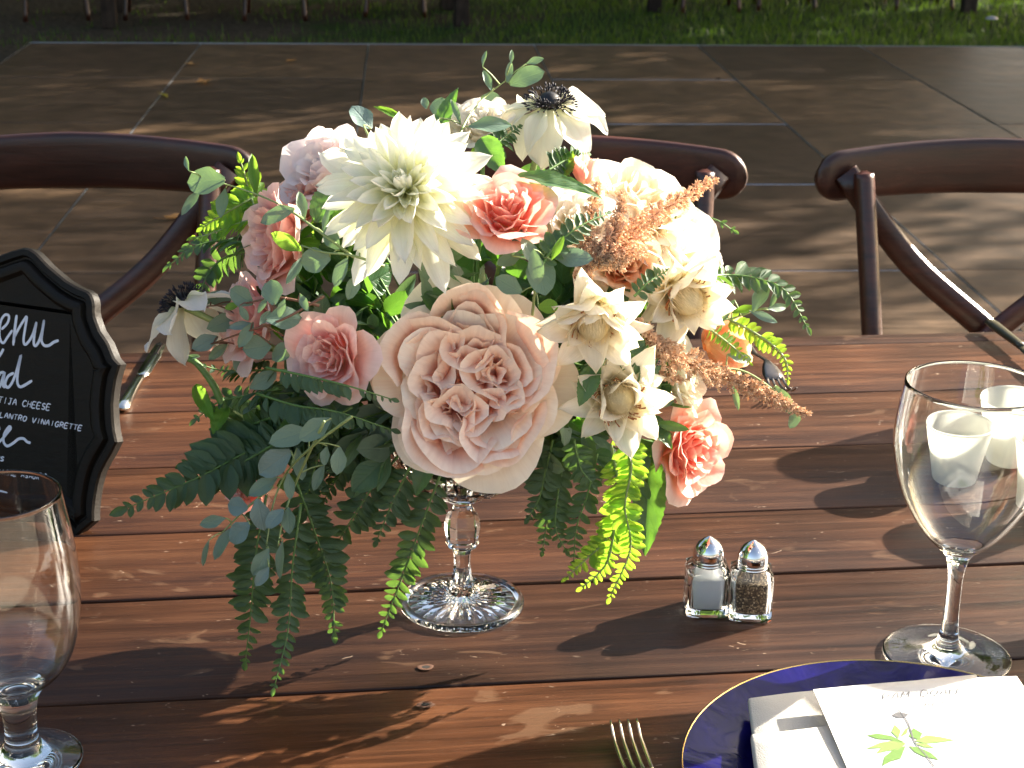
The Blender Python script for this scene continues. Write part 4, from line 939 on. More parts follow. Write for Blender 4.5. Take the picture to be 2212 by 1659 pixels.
# ------------------------------------------------------------------ blushing bride heads
def bride(label, P, dv, s, spin, seed):
    t = flower_thing('blushing_bride', label, 'protea', P, basis(dv, spin), 'cream blushing bride flowers', sm=M_stemp, back=s*.5)
    r2 = random.Random(seed)
    for k in range(21):
        ring = 0 if k < 8 else (1 if k < 15 else 2); a = k*2.39996+r2.uniform(-.2, .2)
        L_ = s*(1.0, 1.10, .95)[ring]*r2.uniform(.85, 1.12); pol = (24, 35, 50)[ring]+r2.uniform(-8, 10)
        m = petal_mesh('bract', 1., .36*r2.choice((.9, 1., 1.12)), .65, R_(r2.choice((-8, 14, 38))), P_bride, .72 if k % 3 else 1.05, 7, 10, .14, k % 6, .5)
        d = Vector((cos(a)*sin(R_(pol)), sin(a)*sin(R_(pol)), cos(R_(pol)))); y = Vector((-sin(a), cos(a), 0)); z = d.cross(y)
        obj('bract', m, t, Matrix.Translation(Vector((cos(a), sin(a), 0))*s*.10+Vector((0, 0, -s*.36-.04*s*ring))) @ axes(d, y, z) @ Matrix.Rotation(r2.uniform(-.25, .25), 4, 'X') @ Matrix.Scale(L_, 4))
    mb = MB(); vv, ff = [], []
    tt = []
    for k in range(420):
        a = r2.uniform(0, 2*pi); u = r2.random()**.5; p0 = Vector((cos(a)*u*s*.16, sin(a)*u*s*.16, -s*.22)); tip = Vector((cos(a)*u*s*.33, sin(a)*u*s*.33, s*(.52-.22*u*u)+r2.uniform(-.03, .03)*s))
        b = Vector((-sin(a), cos(a), 0))*s*.010; mid = p0*.4+tip*.6+Vector((cos(a), sin(a), 0))*s*.08*u
        n = len(vv); vv += [p0-b, p0+b, mid+b, mid-b, tip]; tt += [0, 0, .6, .6, 1]; ff += [(n, n+1, n+2, n+3), (n+3, n+2, n+4)]
    obj('tuft', mesh('tuft', vv, ff, M_tuft, tt), t, kind='stuff')
    MB().lathe([(s*.001, s*.45), (s*.14, s*.40), (s*.25, s*.22), (s*.28, s*.0), (s*.15, -s*.25)], 14).obj('tuft_core', M_tuft, t)
    mb = MB()
    for k in range(34):
        a = r2.uniform(0, 2*pi); rr = s*r2.uniform(.30, .42); mb.tube([(cos(a)*s*.2, sin(a)*s*.2, -s*.05), (cos(a)*rr*.95, sin(a)*rr*.95, s*.14), (cos(a+.15)*rr*1.1, sin(a+.15)*rr*1.1, s*.22)], [s*.008, s*.010, s*.014], 4)
    mb.obj('filaments', M_pollen, t, kind='stuff')
    return t
bride('cream blushing bride flower nodding right of the big rose, upper left of three', surf(1282, 690, -.012), cdir(.02, -.62, .62), .042, .3, 1)
bride('cream blushing bride flower facing the viewer, lowest of three', surf(1335, 858, -.010), cdir(.08, -.25, .95), .043, 1.1, 2)
bride('cream blushing bride flower beside the astilbe, rightmost of three', surf(1478, 640, -.008), cdir(.30, -.42, .75), .044, .7, 3)

# ------------------------------------------------------------------ roses
rose('coral pink spray rose right of the white dahlia', surf(1095, 446, -.012), cdir(.02, .50, .80), .0335, P_pink, 11, P_pink)
rose('pale pink rose facing left below the left sprig', surf(578, 520, .015), cdir(-.78, -.05, .50), .040, P_pale, 12)
rose('pale pink rose behind small eucalyptus leaves at left', surf(522, 692, .01), cdir(-.82, .05, .45), .036, P_pale, 13)
rose('soft pink rose left of the big garden rose', surf(704, 772, -.005), cdir(-.42, -.02, .88), .034, P_pale, 14, P_pale)
rose('lilac pink rose tucked left of the dahlia', surf(640, 432, .05), cdir(-.4, .4, .5), .029, P_pale, 15)
rose('white blush rose half hidden behind the dahlia', surf(690, 356, .035), cdir(-.45, .45, .65), .038, thin('petal_lavender_white', [(0, (.85, .82, .6)), (.4, (.93, .84, .80)), (1, (.94, .87, .86))], (.98, .85, .80), .35, .5, .2, .04, 60), 16)
rose('cream white rose behind the anemone stem', surf(1035, 262, .07), cdir(-.1, .6, .6), .030, P_cream, 17)
rose('pink rosebud peeking above the dark serrated leaf', surf(1262, 368, .05), cdir(.05, .95, .2), .019, P_pink, 18, None, 'bud')
rose('pale cream rose behind the upper astilbe plume', surf(1385, 428, .04), cdir(.25, .62, .6), .046, P_heroO, 19)
rose('sunlit white rose below the upper astilbe plume', surf(1470, 525, .025), cdir(.58, .38, .6), .046, P_cream, 20)
rose('cream rose right of the coral rose', surf(1243, 470, .04), cdir(.1, .55, .75), .034, P_cream, 21)
rose('peach cream rose under the astilbe between leaves', surf(1350, 565, .03), cdir(.25, .2, .9), .033, P_peach, 22, P_heroO)
rose('peach rose seen from behind at the right side', surf(1572, 735, .03), cdir(.75, .20, -.25), .034, P_peach, 23, P_peach, 'cup')
rose('coral pink rose hanging low at the right', surf(1505, 975, .0), cdir(.62, -.12, .72), .0385, P_pink, 24, P_pink)
rose('pale pink rose half hidden among low left leaves', surf(515, 1050, .02), cdir(-.5, -.45, .5), .028, P_pale, 25)
rose('white rose under the lower astilbe plume', surf(1490, 812, .03), cdir(.85, .15, .3), .029, P_cream, 26, P_white)

# ------------------------------------------------------------------ astilbe
def astilbe(label, plumes, seed):
    t = thing('astilbe', label, 'astilbe', (0, 0, 0), None, 'rust coloured astilbe plumes'); r2 = random.Random(seed)
    for pts, wpx, dens in plumes:
        P = spline([surf(x, y, of) for x, y, of in pts], 8); L_ = sum((P[i+1]-P[i]).length for i in range(len(P)-1))
        MB().tube(P, [.0011-.0008*i/len(P) for i in range(len(P))], 5).obj('stem', M_aststem, t)
        vv, ff, tt = [], [], []; wm = px2m(wpx*1.55, P[0]); ns = int(dens*38*max(.4, L_/.07)); tw = MB()
        for k in range(ns):
            u = (k+.5)/ns; i = min(len(P)-2, int(u*(len(P)-1))); c = P[i].lerp(P[i+1], u*(len(P)-1)-i); d = (P[i+1]-P[i]).normalized()
            x = d.orthogonal().normalized(); y = d.cross(x); a = k*2.39996+r2.uniform(-.3, .3); rad = x*cos(a)+y*sin(a)
            sl_ = wm*.5*(min(1, .5+u*3)*(1-u*.80))*r2.uniform(.75, 1.2); dr = (d*.75+rad*.75).normalized(); tip_ = c+dr*sl_*1.25+Vector((0, 0, -.1*sl_))
            tw.tube([c, c.lerp(tip_, .5)+rad*sl_*.08, tip_], [.0005, .0004, .0002], 3)
            m_ = int(14+sl_*3800)
            for q in range(m_):
                w_ = r2.random(); p = c.lerp(tip_, w_)+rad*sl_*.32*w_*(1-w_)*.5+Vector((r2.gauss(0, 1), r2.gauss(0, 1), r2.gauss(0, 1)))*(.0014*(1.1-.7*w_))
                s = r2.uniform(.0006, .0012); ax = (p-c.lerp(tip_, w_)+dr*.0006+Vector((r2.gauss(0, 1), r2.gauss(0, 1), r2.gauss(0, 1)))*.0006).normalized(); bx = ax.orthogonal().normalized(); cx_ = ax.cross(bx); b = len(vv)
                vv += [p+ax*s*2.1, p-ax*s, p+bx*s*.75, p-bx*s*.75, p+cx_*s*.75, p-cx_*s*.75]; tt += [r2.random()]*6
                ff += [(b, b+2, b+4), (b, b+4, b+3), (b, b+3, b+5), (b, b+5, b+2), (b+1, b+4, b+2), (b+1, b+3, b+4), (b+1, b+5, b+3), (b+1, b+2, b+5)]
        tw.obj('branchlets', M_aststem, t, kind='stuff')
        obj('florets', mesh('florets', vv, ff, M_astil, tt, False), t, kind='stuff')
    return t
astilbe('rust astilbe plume pointing up right over the cream roses', [([(1290, 580, -.012), (1340, 525, -.02), (1420, 460, -.02), (1540, 388, -.012)], 78, 1.), ([(1262, 590, -.004), (1272, 500, -.012), (1290, 398, .0)], 50, 1.), ([(1318, 540, -.016), (1335, 475, -.02), (1345, 420, -.012)], 36, 1.), ([(1300, 560, -.018), (1340, 553, -.02), (1395, 545, -.016)], 44, 1.), ([(1290, 580, -.014), (1300, 560, -.02), (1345, 572, -.02)], 50, .8), ([(1240, 600, -.004), (1258, 592, -.008), (1275, 585, -.008)], 36, .8)], 3)
astilbe('rust astilbe plume leaning out low to the right', [([(1395, 730, -.0), (1455, 770, -.012), (1560, 812, -.02), (1650, 848, -.02), (1738, 893, -.012)], 66, 1.), ([(1370, 690, -.004), (1400, 715, -.008), (1425, 752, -.008)], 30, .8), ([(1420, 808, -.0), (1445, 815, -.004), (1475, 822, -.004)], 26, .7)], 8)

# ------------------------------------------------------------------ foliage
def leaf_m(mat, kind, seed=0):
    if kind == 'oval': return petal_mesh('leaf', 1., .36, .18, .25, mat, 1.25, 7, 9, .05, seed, .12)
    if kind == 'round': return petal_mesh('leaf', 1., .43, .15, .2, mat, 1.5, 7, 9, .06, seed, .2)
    if kind == 'lance': return petal_mesh('leaf', 1., .20, .3, .35, mat, .75, 5, 9, .04, seed, .2)
    return petal_mesh('leaf', 1., .28, .35, .4, mat, .7, 7, 10, .10, seed, .15)
def leaf_at(t, px, py, ln, wd, ang, off, mat, r2, tilt=.45, nrm=None, spin=None):
    """leaf centred on a pixel: ln, wd in px, ang = direction of its tip in the picture (deg, ccw from right)"""
    c = surf(px, py, off); L_ = px2m(ln, c); W_ = px2m(wd, c)
    zz = (nrm or cdir(r2.uniform(-tilt, tilt), r2.uniform(-tilt*.3, tilt), 1))
    a = R_(ang); x = RGT*cos(a)+UPV*sin(a); x = (x-zz*x.dot(zz)).normalized(); y = zz.cross(x)
    kind = 'round' if wd/ln > .68 else 'oval'; m = leaf_m(mat, kind, int(r2.random()*4)); k = .86 if kind == 'round' else .72
    obj('leaf', m, t, Matrix.Translation(c-x*L_*.5) @ axes(x, y, zz) @ Matrix.Diagonal((L_, W_/k, L_, 1)))
    return c-x*L_*.5
def sprig(name, label, cat, group, stems, leaves, mat, seed, sm=None, tilt=.45, off=0.):
    t = thing(name, label, cat, (0, 0, 0), None, group); r2 = random.Random(seed); S = []
    for st in stems:
        P = [surf(x, y, o_+off) for x, y, o_ in st]; rod('stem', P, .0011, .0005, sm or M_stemp, t); S += spline(P, 12)
    for lf in leaves:
        px, py, ln, wd, ang = lf[:5]; of = lf[5] if len(lf) > 5 else -.005; mt = lf[6] if len(lf) > 6 else mat
        # the leaf's base should be the end nearer to its stem
        b = leaf_at(t, px, py, ln, wd, ang, of+off, mt, r2, tilt)
        if S:
            q = min(S, key=lambda s_: (s_-b).length)
            if .002 < (q-b).length < .03: rod('petiole', [q, (q+b)/2+Vector((0, 0, .001)), b], .0006, .0005, sm or M_stemp, t, 4, 2)
    return t
EG = 'eucalyptus sprigs in the bouquet'
sprig('eucalyptus_sprig', 'eucalyptus sprig standing tallest beside the anemone', 'eucalyptus', EG, [[(980, 330, .03), (1005, 265, .03), (1045, 212, .03), (1092, 174, .03)]],
      [(1138, 166, 80, 58, 18, .03), (1156, 131, 40, 20, 15, .035), (1053, 172, 56, 20, 105, .03), (1046, 125, 44, 12, 88, .03), (1100, 155, 48, 20, 80, .03), (1105, 122, 32, 12, 85, .03), (1062, 216, 50, 40, -10, .04), (1060, 269, 96, 44, 8, .02)], L_euc, 1)
sprig('eucalyptus_sprig', 'eucalyptus sprig with two rounded leaves behind the dahlia top', 'eucalyptus', EG, [[(900, 320, .04), (935, 280, .04), (950, 255, .04)], [(800, 300, .04), (790, 282, .04), (785, 270, .04)]],
      [(781, 252, 68, 56, 125, .04, L_eucb), (948, 230, 50, 46, 85, .045), (985, 240, 60, 16, 110, .045), (918, 222, 28, 20, 100, .05)], L_euc, 2)
sprig('eucalyptus_sprig', 'eucalyptus sprig reaching out at the upper left edge', 'eucalyptus', EG, [[(770, 560, .0), (700, 508, -.015), (610, 445, -.02), (520, 408, -.02), (440, 386, -.02)]],
      [(443, 391, 92, 70, 178, -.025), (412, 436, 70, 24, 235, -.015), (403, 352, 46, 14, 118, -.02), (598, 464, 84, 48, 195, -.026), (652, 442, 66, 28, 98, -.01), (480, 438, 66, 34, 262, -.012), (548, 375, 110, 28, 98, -.01, L_green), (705, 470, 70, 18, 85, .0)], L_euc, 3)
sprig('eucalyptus_sprig', 'eucalyptus sprig with a sunlit leaf below the dahlia', 'eucalyptus', EG, [[(830, 575, .0), (760, 552, -.015), (700, 545, -.02), (650, 530, -.02)]],
      [(618, 522, 88, 40, 155, -.02, L_green), (680, 562, 74, 62, 190, -.018), (638, 582, 76, 24, 238, -.02), (735, 588, 70, 36, 245, -.015), (716, 515, 62, 42, 125, -.01), (790, 520, 60, 30, 60, -.0), (762, 620, 60, 34, 250, .0)], L_euc, 4)
sprig('eucalyptus_sprig', 'eucalyptus sprig in the gap above the big rose', 'eucalyptus', EG, [[(1150, 680, .01), (1160, 600, -.015), (1180, 540, -.02), (1205, 500, -.02)]],
      [(1168, 592, 96, 72, 282, -.018), (1146, 545, 78, 42, 110, -.022), (1238, 556, 88, 50, -6, -.022, L_eucb), (1210, 518, 66, 46, 40, -.02), (1098, 615, 66, 46, 150, -.012), (1158, 578, 80, 40, 280, -.03), (1185, 662, 44, 40, 0, -.03, L_green), (1120, 520, 74, 30, 70, -.012), (1205, 535, 60, 22, 62, -.032, L_green), (1100, 560, 60, 34, 200, .0)], L_euc, 5)
sprig('eucalyptus_sprig', 'eucalyptus sprig of small leaves spread across the left roses', 'eucalyptus', EG, [[(690, 660, .0), (600, 643, -.02), (530, 655, -.025), (440, 662, -.025)], [(700, 640, .0), (610, 690, -.025), (520, 720, -.03), (450, 745, -.03)]],
      [(473, 645, 56, 40, 170, -.03), (521, 640, 62, 50, 150, -.03), (588, 630, 62, 52, 100, -.026), (483, 697, 78, 46, 200, -.035), (442, 740, 62, 42, 205, -.034, L_eucb), (531, 724, 64, 32, 240, -.034), (555, 750, 62, 60, 190, -.02), (614, 687, 78, 60, 10, -.02), (656, 653, 46, 22, 300, -.02), (608, 666, 44, 20, 250, -.03), (519, 703, 52, 22, 190, -.03, L_eucb), (527, 677, 38, 20, 300, -.034), (426, 661, 62, 26, 195, -.03), (567, 659, 42, 16, 240, -.03), (573, 686, 46, 22, 60, -.028), (500, 662, 34, 20, 190, -.04, L_green), (569, 822, 68, 44, 30, -.01), (470, 760, 56, 26, 220, -.02), (520, 780, 60, 40, 250, -.005), (610, 760, 70, 44, 210, .0)], L_euc, 6, M_stemr)
sprig('eucalyptus_sprig', 'eucalyptus sprig hanging over the lower left ferns with blue-grey leaves', 'eucalyptus', EG, [[(760, 900, .0), (680, 960, -.01), (620, 1020, -.012), (590, 1090, -.012), (575, 1180, -.012)], [(700, 910, .0), (640, 1040, -.012), (612, 1120, -.012), (600, 1180, -.012)], [(590, 1050, -.01), (530, 1100, -.01), (480, 1150, -.01)]],
      [(592, 1000, 92, 64, 215, -.02, L_eucb), (512, 1094, 54, 48, 170, -.016, L_eucb), (516, 1151, 64, 52, 215, -.02, L_eucb), (563, 1113, 72, 50, 280, -.018, L_eucb), (593, 1120, 54, 38, 230, -.022, L_eucb), (623, 1125, 58, 38, 275, -.018), (458, 1127, 58, 32, 195, -.012), (480, 1174, 80, 36, 240, -.012), (443, 1196, 62, 16, 250, -.014), (563, 1215, 68, 42, 240, -.018), (566, 1246, 50, 30, 235, -.02, L_eucb), (605, 1211, 92, 24, 258, -.02), (625, 1051, 58, 28, 275, -.016), (647, 1003, 72, 36, 280, -.01), (625, 942, 92, 56, 200, -.005), (680, 927, 84, 52, 215, .0), (731, 996, 62, 40, 265, -.005), (702, 985, 44, 26, 260, -.008), (687, 1032, 62, 30, 245, -.008), (567, 1051, 72, 40, 215, -.01)], L_euc, 7, off=-.085)
sprig('eucalyptus_sprig', 'eucalyptus sprig at the right edge by the curved frond', 'eucalyptus', EG, [[(1500, 690, .0), (1570, 690, -.01), (1630, 672, -.012)]],
      [(1643, 640, 78, 38, 68, -.012), (1672, 643, 58, 15, 68, -.01), (1681, 664, 54, 22, 5, -.012), (1650, 684, 66, 22, -22, -.014, L_eucb), (1564, 677, 74, 30, 235, -.014), (1560, 640, 56, 22, 80, .0), (1610, 668, 60, 22, 15, -.01, L_green)], L_euc, 8)
sprig('eucalyptus_sprig', 'eucalyptus sprig under the tip of the lower astilbe plume', 'eucalyptus', EG, [[(1500, 800, .0), (1600, 800, -.005), (1680, 850, -.005), (1715, 890, -.005)]],
      [(1695, 865, 74, 34, 300, -.004), (1716, 905, 46, 32, 250, -.006), (1600, 772, 66, 28, -12, -.004), (1590, 860, 60, 16, 285, -.004), (1728, 888, 30, 12, -10, -.006, L_green)], L_euc, 9)
# broad serrated leaves
def serrated(label, px, py, ln, wd, ang, off, mat, nrm, bend=.5, teeth=11, name='broad_leaf', seed=0):
    c = surf(px, py, off); L_ = px2m(ln, c); W_ = px2m(wd, c)*.5; zz = nrm.normalized(); a = R_(ang); x = RGT*cos(a)+UPV*sin(a); x = (x-zz*x.dot(zz)).normalized(); y = zz.cross(x)
    ny = teeth*3+1
    def fn(s, t):
        wv = (sin(pi*min(1, t**.75))**.8)*(1-.12*((t*teeth) % 1)) if 0 < t < 1 else .02
        b = -bend*(t-.3)**2; q = noise.noise(Vector((s*2+seed, t*6, seed)))
        return Vector((L_*t, W_*wv*s*(1-.12*abs(s)), L_*b*.5 + W_*.35*wv*abs(s)**1.3 + W_*.10*q + W_*.05*abs(sin(t*teeth*pi*.5))*abs(s)))
    t_ = tag(obj(name, grid('leaf', fn, 11, ny, mat), None, Matrix.Translation(c-x*L_*.5) @ axes(x, y, zz)), label, 'leaf', 'broad serrated leaves')
    mb = MB().tube(spline([fn(0, k/8)-Vector((0, 0, .0003)) for k in range(9)], 3), [L_*.008*(1-.8*i/24) for i in range(25)], 5); mb.obj('midrib', M_stem, t_)
    return t_
serrated('dark serrated leaf lying over the coral rose', 1205, 398, 200, 74, -4, -.012, L_broad, cdir(.1, .75, .6))
serrated('dark ruffled leaf between the dahlia and anemone', 1062, 335, 100, 70, 300, .03, L_broad, cdir(-.1, .3, .9), seed=2)
serrated('broad sunlit leaf hanging behind the bright frond', 1398, 1085, 230, 92, 268, .012, L_broad, cdir(.2, .1, 1), .3, 13, seed=3)
serrated('green pointed leaf rising behind the dahlia', 965, 240, 120, 44, 72, .05, L_broad, cdir(-.3, .2, 1), seed=4)
serrated('slender fresh leaf left behind the dahlia crown', 838, 242, 70, 24, 145, .05, L_green, cdir(.2, .5, .8), seed=5)
serrated('dark serrated leaf left of the dahlia', 712, 430, 120, 74, 60, .03, L_broad, cdir(-.2, .2, 1), seed=6)
serrated('glossy dark leaf between two cream flowers', 1268, 832, 96, 56, 250, -.012, L_broad, cdir(.1, .1, 1), seed=7)
serrated('pale serrated leaf beside the hanging coral rose', 1420, 930, 100, 60, 300, -.004, L_broad, cdir(.2, .6, .7), seed=8)
serrated('bright green serrated leaf behind the pink bud', 1225, 352, 70, 44, 70, .05, L_green, cdir(.0, .3, 1), seed=9)
serrated('fresh green leaf low at the left under the curled stem', 440, 868, 100, 40, 300, -.012, L_green, cdir(-.2, .4, .9), seed=10)
serrated('fresh round leaf low at the left', 474, 905, 70, 48, 250, -.014, L_green, cdir(-.1, .4, .9), seed=11)
serrated('dark leaf hanging beside the vase bowl', 915, 1020, 110, 60, 250, -.02, L_broad, cdir(-.2, .1, 1), seed=12)
serrated('lime backlit leaf among the lower left sprigs', 660, 1062, 80, 34, 255, .02, L_fernl, cdir(.1, 0, 1), seed=13)
o = thing('curled_stem', 'thick dark curled stem arching out at the left', 'stem', (0, 0, 0)); rod('stalk', [surf(398, 772, -.01), surf(425, 785, -.012), surf(460, 830, -.012), surf(485, 880, -.008), surf(520, 905, .0)], .0022, .0034, M_stem, o, 8)
petal_tip = serrated('narrow leaf at the tip of the curled stem', 412, 772, 40, 14, 190, -.012, L_euc, cdir(0, .4, 1), seed=14)

# pinnate fronds
FG = 'pinnate fern fronds in the bouquet'
def frond(label, pts, ll, n, mat, seed, side=0, nrm=(0, 0, 1), zmin=TZ+.006, group=FG, wr=.35, fold=.25, absY=None):
    t = thing('fern_frond', label, 'frond', (0, 0, 0), None, group); r2 = random.Random(seed); ll *= 1.14
    P = []
    for x, y, o_ in pts:
        q = surf(x, y, o_) if absY is None else at(x, y, absY+o_)
        if q.z < zmin: q = onz(x, y, zmin)
        P.append(q)
    S = spline(P, 14); rod('rachis', P, .0011, .0004, M_stemp if mat is L_fernl else M_stem, t)
    tot = [0]
    for i in range(len(S)-1): tot.append(tot[-1]+(S[i+1]-S[i]).length)
    lm = [petal_mesh('leaflet', 1., wr*k, .35, .3, mat, .95, 5, 6, .04, s_, .35) for s_, k in ((1, .9), (2, 1.05), (3, 1.))]
    for k in range(n):
        u = .10+.88*k/(n-1); sl = u*tot[-1]; i = max(j for j in range(len(S)-1) if tot[j] <= sl); c = S[i].lerp(S[i+1], (sl-tot[i])/max(1e-9, tot[i+1]-tot[i])); d = (S[i+1]-S[i]).normalized()
        z = cdir(nrm[0]+r2.uniform(-.15, .15), nrm[1]+r2.uniform(-.15, .15), nrm[2]); z = (z-d*z.dot(d)).normalized(); sd = z.cross(d)
        sz = px2m(ll, c)*(min(1, .62+u*2.2))*(1 if u < .55 else max(.22, 1-(u-.55)*1.65))
        for s_ in ((-1, 1) if side == 0 else (side,)):
            if r2.random() < .03: continue
            a = R_(68-22*u+r2.uniform(-13, 13)); x = sd*s_*sin(a)+d*cos(a); zz = (z*cos(fold)+sd*s_*-sin(fold)+Vector((r2.uniform(-.32, .32), r2.uniform(-.32, .32), r2.uniform(-.2, .2)))); zz = (zz-x*zz.dot(x)).normalized(); y = zz.cross(x)
            obj('leaflet', lm[r2.randrange(3)], t, Matrix.Translation(c+x*sz*.04) @ axes(x, y, zz) @ Matrix.Scale(sz*r2.uniform(.80, 1.14), 4))
    x = d; y = z.cross(x); obj('leaflet', lm[0], t, Matrix.Translation(S[-1]) @ axes(x, y, z) @ Matrix.Scale(px2m(ll, S[-1])*.5, 4))
    return t
frond('long dark frond sweeping out to the lower left tip', [(720, 925, .0), (580, 955, -.02), (430, 1030, -.03), (275, 1097, -.035)], 74, 21, L_fern, 1)
frond('dark frond lying just above the long left frond', [(640, 930, .0), (540, 990, -.02), (455, 1030, -.022), (390, 1048, -.02)], 52, 15, L_fern, 2)
frond('hanging frond at the far left, widest of the low ones', [(575, 1070, -.02), (552, 1200, -.03), (542, 1320, -.03), (530, 1428, -.03)], 48, 19, L_fern, 3, absY=1.095)
frond('hanging frond with a long thread-like tip', [(650, 1090, -.0), (632, 1220, -.01), (622, 1360, -.02), (592, 1485, -.03)], 38, 20, L_fern, 4, absY=1.085)
frond('hanging frond angled to the right of the thread-tipped one', [(640, 1040, -.0), (680, 1150, -.0), (715, 1260, -.0), (722, 1365, -.01)], 50, 20, L_fern, 5, absY=1.105)
frond('short frond falling left of the vase stem', [(860, 985, .0), (800, 1060, .0), (755, 1130, .0), (715, 1195, -.0)], 44, 15, L_fern, 6, absY=1.125)
frond('short frond falling nearest the compote bowl', [(890, 1000, .0), (850, 1080, .0), (815, 1165, .0)], 42, 11, L_fern, 7, absY=1.11)
frond('frond reaching the table beside the glass foot', [(955, 1015, .0), (915, 1120, .0), (875, 1230, .0), (824, 1362, -.0)], 42, 19, L_fern, 8, absY=1.115)
frond('dark frond right of the bowl, leftmost of that cluster', [(1195, 950, .0), (1178, 1020, .0), (1165, 1075, .0), (1143, 1116, .0)], 40, 11, L_fern, 9, absY=1.12)
frond('dark frond hanging straight right of the bowl', [(1205, 960, .0), (1192, 1050, .0), (1182, 1120, .0), (1172, 1188, .0)], 34, 14, L_fern, 10, absY=1.13)
frond('frond with a bright tip right of the bowl', [(1225, 960, .0), (1206, 1060, .0), (1200, 1140, .0), (1222, 1188, .0)], 34, 14, L_fern, 11, absY=1.125)
frond('narrow dark frond ending left of the bright ones', [(1290, 980, .0), (1268, 1070, .0), (1245, 1140, .0), (1239, 1216, .0)], 32, 15, L_fern, 12, absY=1.12)
frond('small frond under the lowest cream flower', [(1240, 950, .0), (1254, 1010, .0), (1280, 1045, .0)], 34, 9, L_fern, 13, absY=1.10)
frond('bright yellow-green frond hanging longest on the right', [(1335, 905, .0), (1364, 1000, -.0), (1350, 1095, -.0), (1362, 1185, .0), (1318, 1290, .0)], 36, 30, L_fernl, 14, absY=1.095)
frond('bright yellow-green frond curling left at its end', [(1320, 960, .0), (1335, 1060, .0), (1318, 1195, .0), (1292, 1240, .0), (1258, 1268, .0)], 34, 24, L_fernl, 15, absY=1.105)
frond('mid green frond ending in a leftward point', [(1330, 1100, .0), (1310, 1165, .0), (1266, 1208, .0), (1224, 1247, .0)], 32, 15, L_fernl, 16, absY=1.115)
frond('arched frond springing over the right edge', [(1500, 602, -.01), (1570, 594, -.012), (1645, 604, -.012), (1700, 632, -.012), (1743, 706, -.012)], 40, 19, L_fern, 17, nrm=(0, .5, .8))
frond('thin frond with tiny leaflets falling at the far right', [(1560, 682, -.0), (1625, 716, -.0), (1672, 748, .0), (1698, 780, .0), (1702, 820, .0)], 24, 16, L_fernl, 18)
frond('thin frond crossing the peach rose', [(1525, 705, -.012), (1577, 744, -.012), (1618, 782, -.012)], 22, 13, L_fernl, 19)
frond('short frond poking out by the chair post', [(1440, 470, .02), (1500, 466, .02), (1545, 474, .02), (1583, 497, .02)], 30, 9, L_fern, 20)
frond('frond crossing below the soft pink rose, lower of two', [(555, 850, -.03), (640, 876, -.03), (730, 890, -.03), (845, 928, -.02)], 42, 19, L_fern, 21, side=-1, nrm=(0, .1, 1))
frond('frond crossing the foot of the soft pink rose', [(575, 794, -.03), (680, 816, -.03), (760, 836, -.03), (845, 862, -.02)], 36, 18, L_fern, 22, side=-1, nrm=(0, .1, 1))
frond('sunlit frond spreading left behind the pale rose', [(560, 470, .01), (495, 490, .0), (455, 505, .0), (420, 514, .0)], 34, 13, L_fernl, 23, nrm=(0, .6, .8))
frond('backlit frond under the left sprig', [(560, 420, .01), (505, 450, .0), (468, 472, .0), (440, 490, .0)], 36, 11, L_fernl, 24)
frond('backlit frond standing behind the left sprig', [(560, 470, .02), (540, 420, .01), (528, 375, .01), (520, 350, .01)], 40, 10, L_fernl, 25)
frond('frond pointing left below the sunlit one', [(560, 530, .01), (480, 520, .0), (415, 535, .0), (366, 573, .0)], 40, 14, L_fern, 26, nrm=(0, .7, .7))
frond('frond dropping behind the left anemone', [(540, 540, .02), (480, 560, .01), (445, 600, .01), (430, 650, .01)], 40, 13, L_fern, 27)
frond('frond below the dark left leaves', [(600, 840, .0), (530, 855, -.01), (470, 870, -.01), (425, 905, -.01)], 40, 13, L_fern, 28, nrm=(0, .5, .8))
frond('frond by the small left roses, above the curled stem', [(620, 800, .01), (545, 800, .0), (480, 800, .0), (440, 790, .0)], 34, 13, L_fern, 29, nrm=(0, .5, .8))
frond('fine frond behind the anemone petals', [(1180, 370, .05), (1225, 345, .05), (1265, 335, .05)], 34, 11, L_fern, 30)
frond('fine frond left of the anemone stem', [(1050, 330, .05), (1085, 300, .05), (1120, 275, .05)], 30, 10, L_fern, 31)
frond('frond crossing the cream rose right of the coral one', [(1165, 580, -.02), (1200, 530, -.022), (1250, 490, -.024), (1310, 462, -.022)], 32, 12, L_fern, 32)
frond('frond above the lowest cream flower', [(1330, 740, -.01), (1370, 770, -.014), (1400, 800, -.014), (1420, 830, -.012)], 36, 10, L_fern, 33)
frond('frond left of the peach cream rose', [(1370, 640, -.01), (1400, 610, -.012), (1440, 585, -.012)], 26, 9, L_fern, 34)

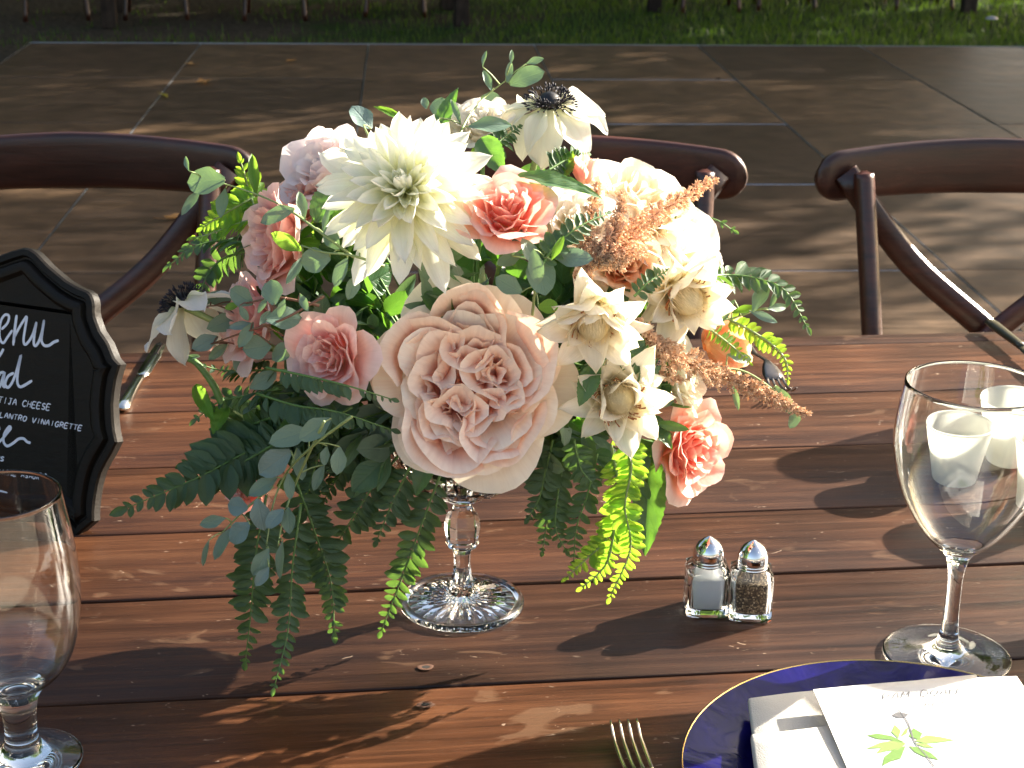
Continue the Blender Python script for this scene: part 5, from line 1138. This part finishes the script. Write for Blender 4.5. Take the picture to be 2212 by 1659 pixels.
# leafy filling between the flowers
FL = 'dark leafy sprigs filling the bouquet'
r3 = random.Random(21)
def to_px(p):
    v = p-CAM; dz = v.dot(FWD); return 1106+F*v.dot(RGT)/dz, 829.5-F*v.dot(UPV)/dz
def hidden(p, gap):
    """true if p lies inside the mound, at least gap behind its visible skin"""
    d = p-MC; e = Vector((d.x/MR.x, d.y/MR.y, d.z/MR.z)).length
    if e > .93: return False
    x, y = to_px(p); return (p-CAM).length > (surf(x, y)-CAM).length+gap
for k in range(95):
    a = r3.uniform(-pi, .15*pi) if k % 4 else r3.uniform(0, 2*pi); e = r3.uniform(-.7, .75); rr = r3.uniform(.45, .80)
    c = Vector((MC.x+cos(a)*MR.x*rr*math.sqrt(1-e*e), MC.y+sin(a)*MR.y*rr*math.sqrt(1-e*e), MC.z+e*MR.z*rr)); d = (c-HUB).normalized()
    t = thing('leafy_sprig', 'dark green leafy sprig deep between the flowers', 'foliage', (0, 0, 0), None, FL)
    tip = c + d*.03+Vector((0, 0, -.015)); rod('stem', [HUB*.6+c*.4, HUB*.2+c*.8, c], .0014, .0006, M_stem, t, 4, 3)
    for q in range(10):
        u = q/9; b = (HUB*.35+c*.65).lerp(tip, u); x = (d+Vector((r3.gauss(0, .8), r3.gauss(0, .8), r3.gauss(0, .8)))).normalized(); z = x.orthogonal(); z.rotate(Matrix.Rotation(r3.uniform(0, 6.28), 3, x)); y = z.cross(x); s = r3.uniform(.020, .036)
        if not (hidden(b, .022) and hidden(b+x*s, .022)): continue
        obj('leaf', leaf_m((L_broad, L_fern, L_broad, L_euc)[k % 4], 'lance' if k % 2 else 'oval', q % 3), t, Matrix.Translation(b) @ axes(x, y, z) @ Matrix.Diagonal((s, s, s, 1)))
# skirt of leaves and fronds hanging under the left and right flowers
SK = [(640, 880), (560, 900), (700, 930), (780, 905), (830, 960), (620, 940), (540, 960), (740, 980), (680, 990), (480, 930), (860, 930), (590, 850), (500, 870), (790, 990), (650, 830), (560, 830), (1230, 930), (1290, 960), (1360, 980), (1420, 880), (1450, 830), (1260, 890), (1390, 940), (1180, 950)]
for k, (px, py) in enumerate(SK):
    t = thing('leafy_sprig', 'dark leafy sprig hanging in the shade under the flowers', 'foliage', (0, 0, 0), None, FL)
    c = surf(px, py, r3.uniform(.01, .035)); hb = HUB+Vector((0, 0, .03))
    rod('stem', [hb*.5+c*.5, hb*.2+c*.8, c], .0013, .0006, M_stem, t, 4, 3)
    d = (c-hb).normalized()
    for q in range(9):
        b = (hb*.42+c*.58).lerp(c+Vector((0, 0, -.012)), q/8); x = (d*.8+Vector((r3.gauss(0, .7), r3.gauss(0, .5), r3.gauss(-.3, .6)))).normalized(); z = (-FWD+Vector((r3.gauss(0, .6), r3.gauss(0, .6), r3.gauss(0, .6)))).normalized(); z = (z-x*z.dot(x)).normalized(); y = z.cross(x); s_ = r3.uniform(.020, .034)
        obj('leaf', leaf_m((L_broad, L_fern, L_euc, L_broad)[(k+q) % 4], 'lance' if (k+q) % 2 else 'oval', q % 3), t, Matrix.Translation(b) @ axes(x, y, z) @ Matrix.Diagonal((s_, s_, s_, 1)))
frond('dark frond under the soft pink rose pointing down left', [(760, 880, .0), (690, 920, -.005), (620, 965, -.005), (550, 1010, -.005)], 50, 14, L_fern, 41)
frond('dark frond hanging behind the blue-grey eucalyptus', [(720, 900, .0), (690, 980, .0), (668, 1050, .0), (655, 1110, .0)], 46, 13, L_fern, 42, absY=1.13)
frond('dark frond close under the big rose on its left', [(860, 900, .0), (800, 950, .0), (745, 1010, .0), (700, 1080, .0)], 44, 14, L_fern, 43, absY=1.14)
frond('dark frond pointing left above the long left tip', [(620, 890, .0), (540, 920, -.01), (470, 960, -.012), (400, 1000, -.012)], 46, 14, L_fern, 44)
foam = MB().lathe([(.001, .062), (.035, .055), (.052, .03), (.054, -.005), (.048, -.02), (.03, -.028), (.001, -.03)], 20).obj('floral_foam', simple('floral_foam', (.02, .045, .02), .95), None, Matrix.Translation((VX, VY, TZ+.148)))
tag(foam, 'dark green floral foam in the vase, hidden under the flowers', 'foam')
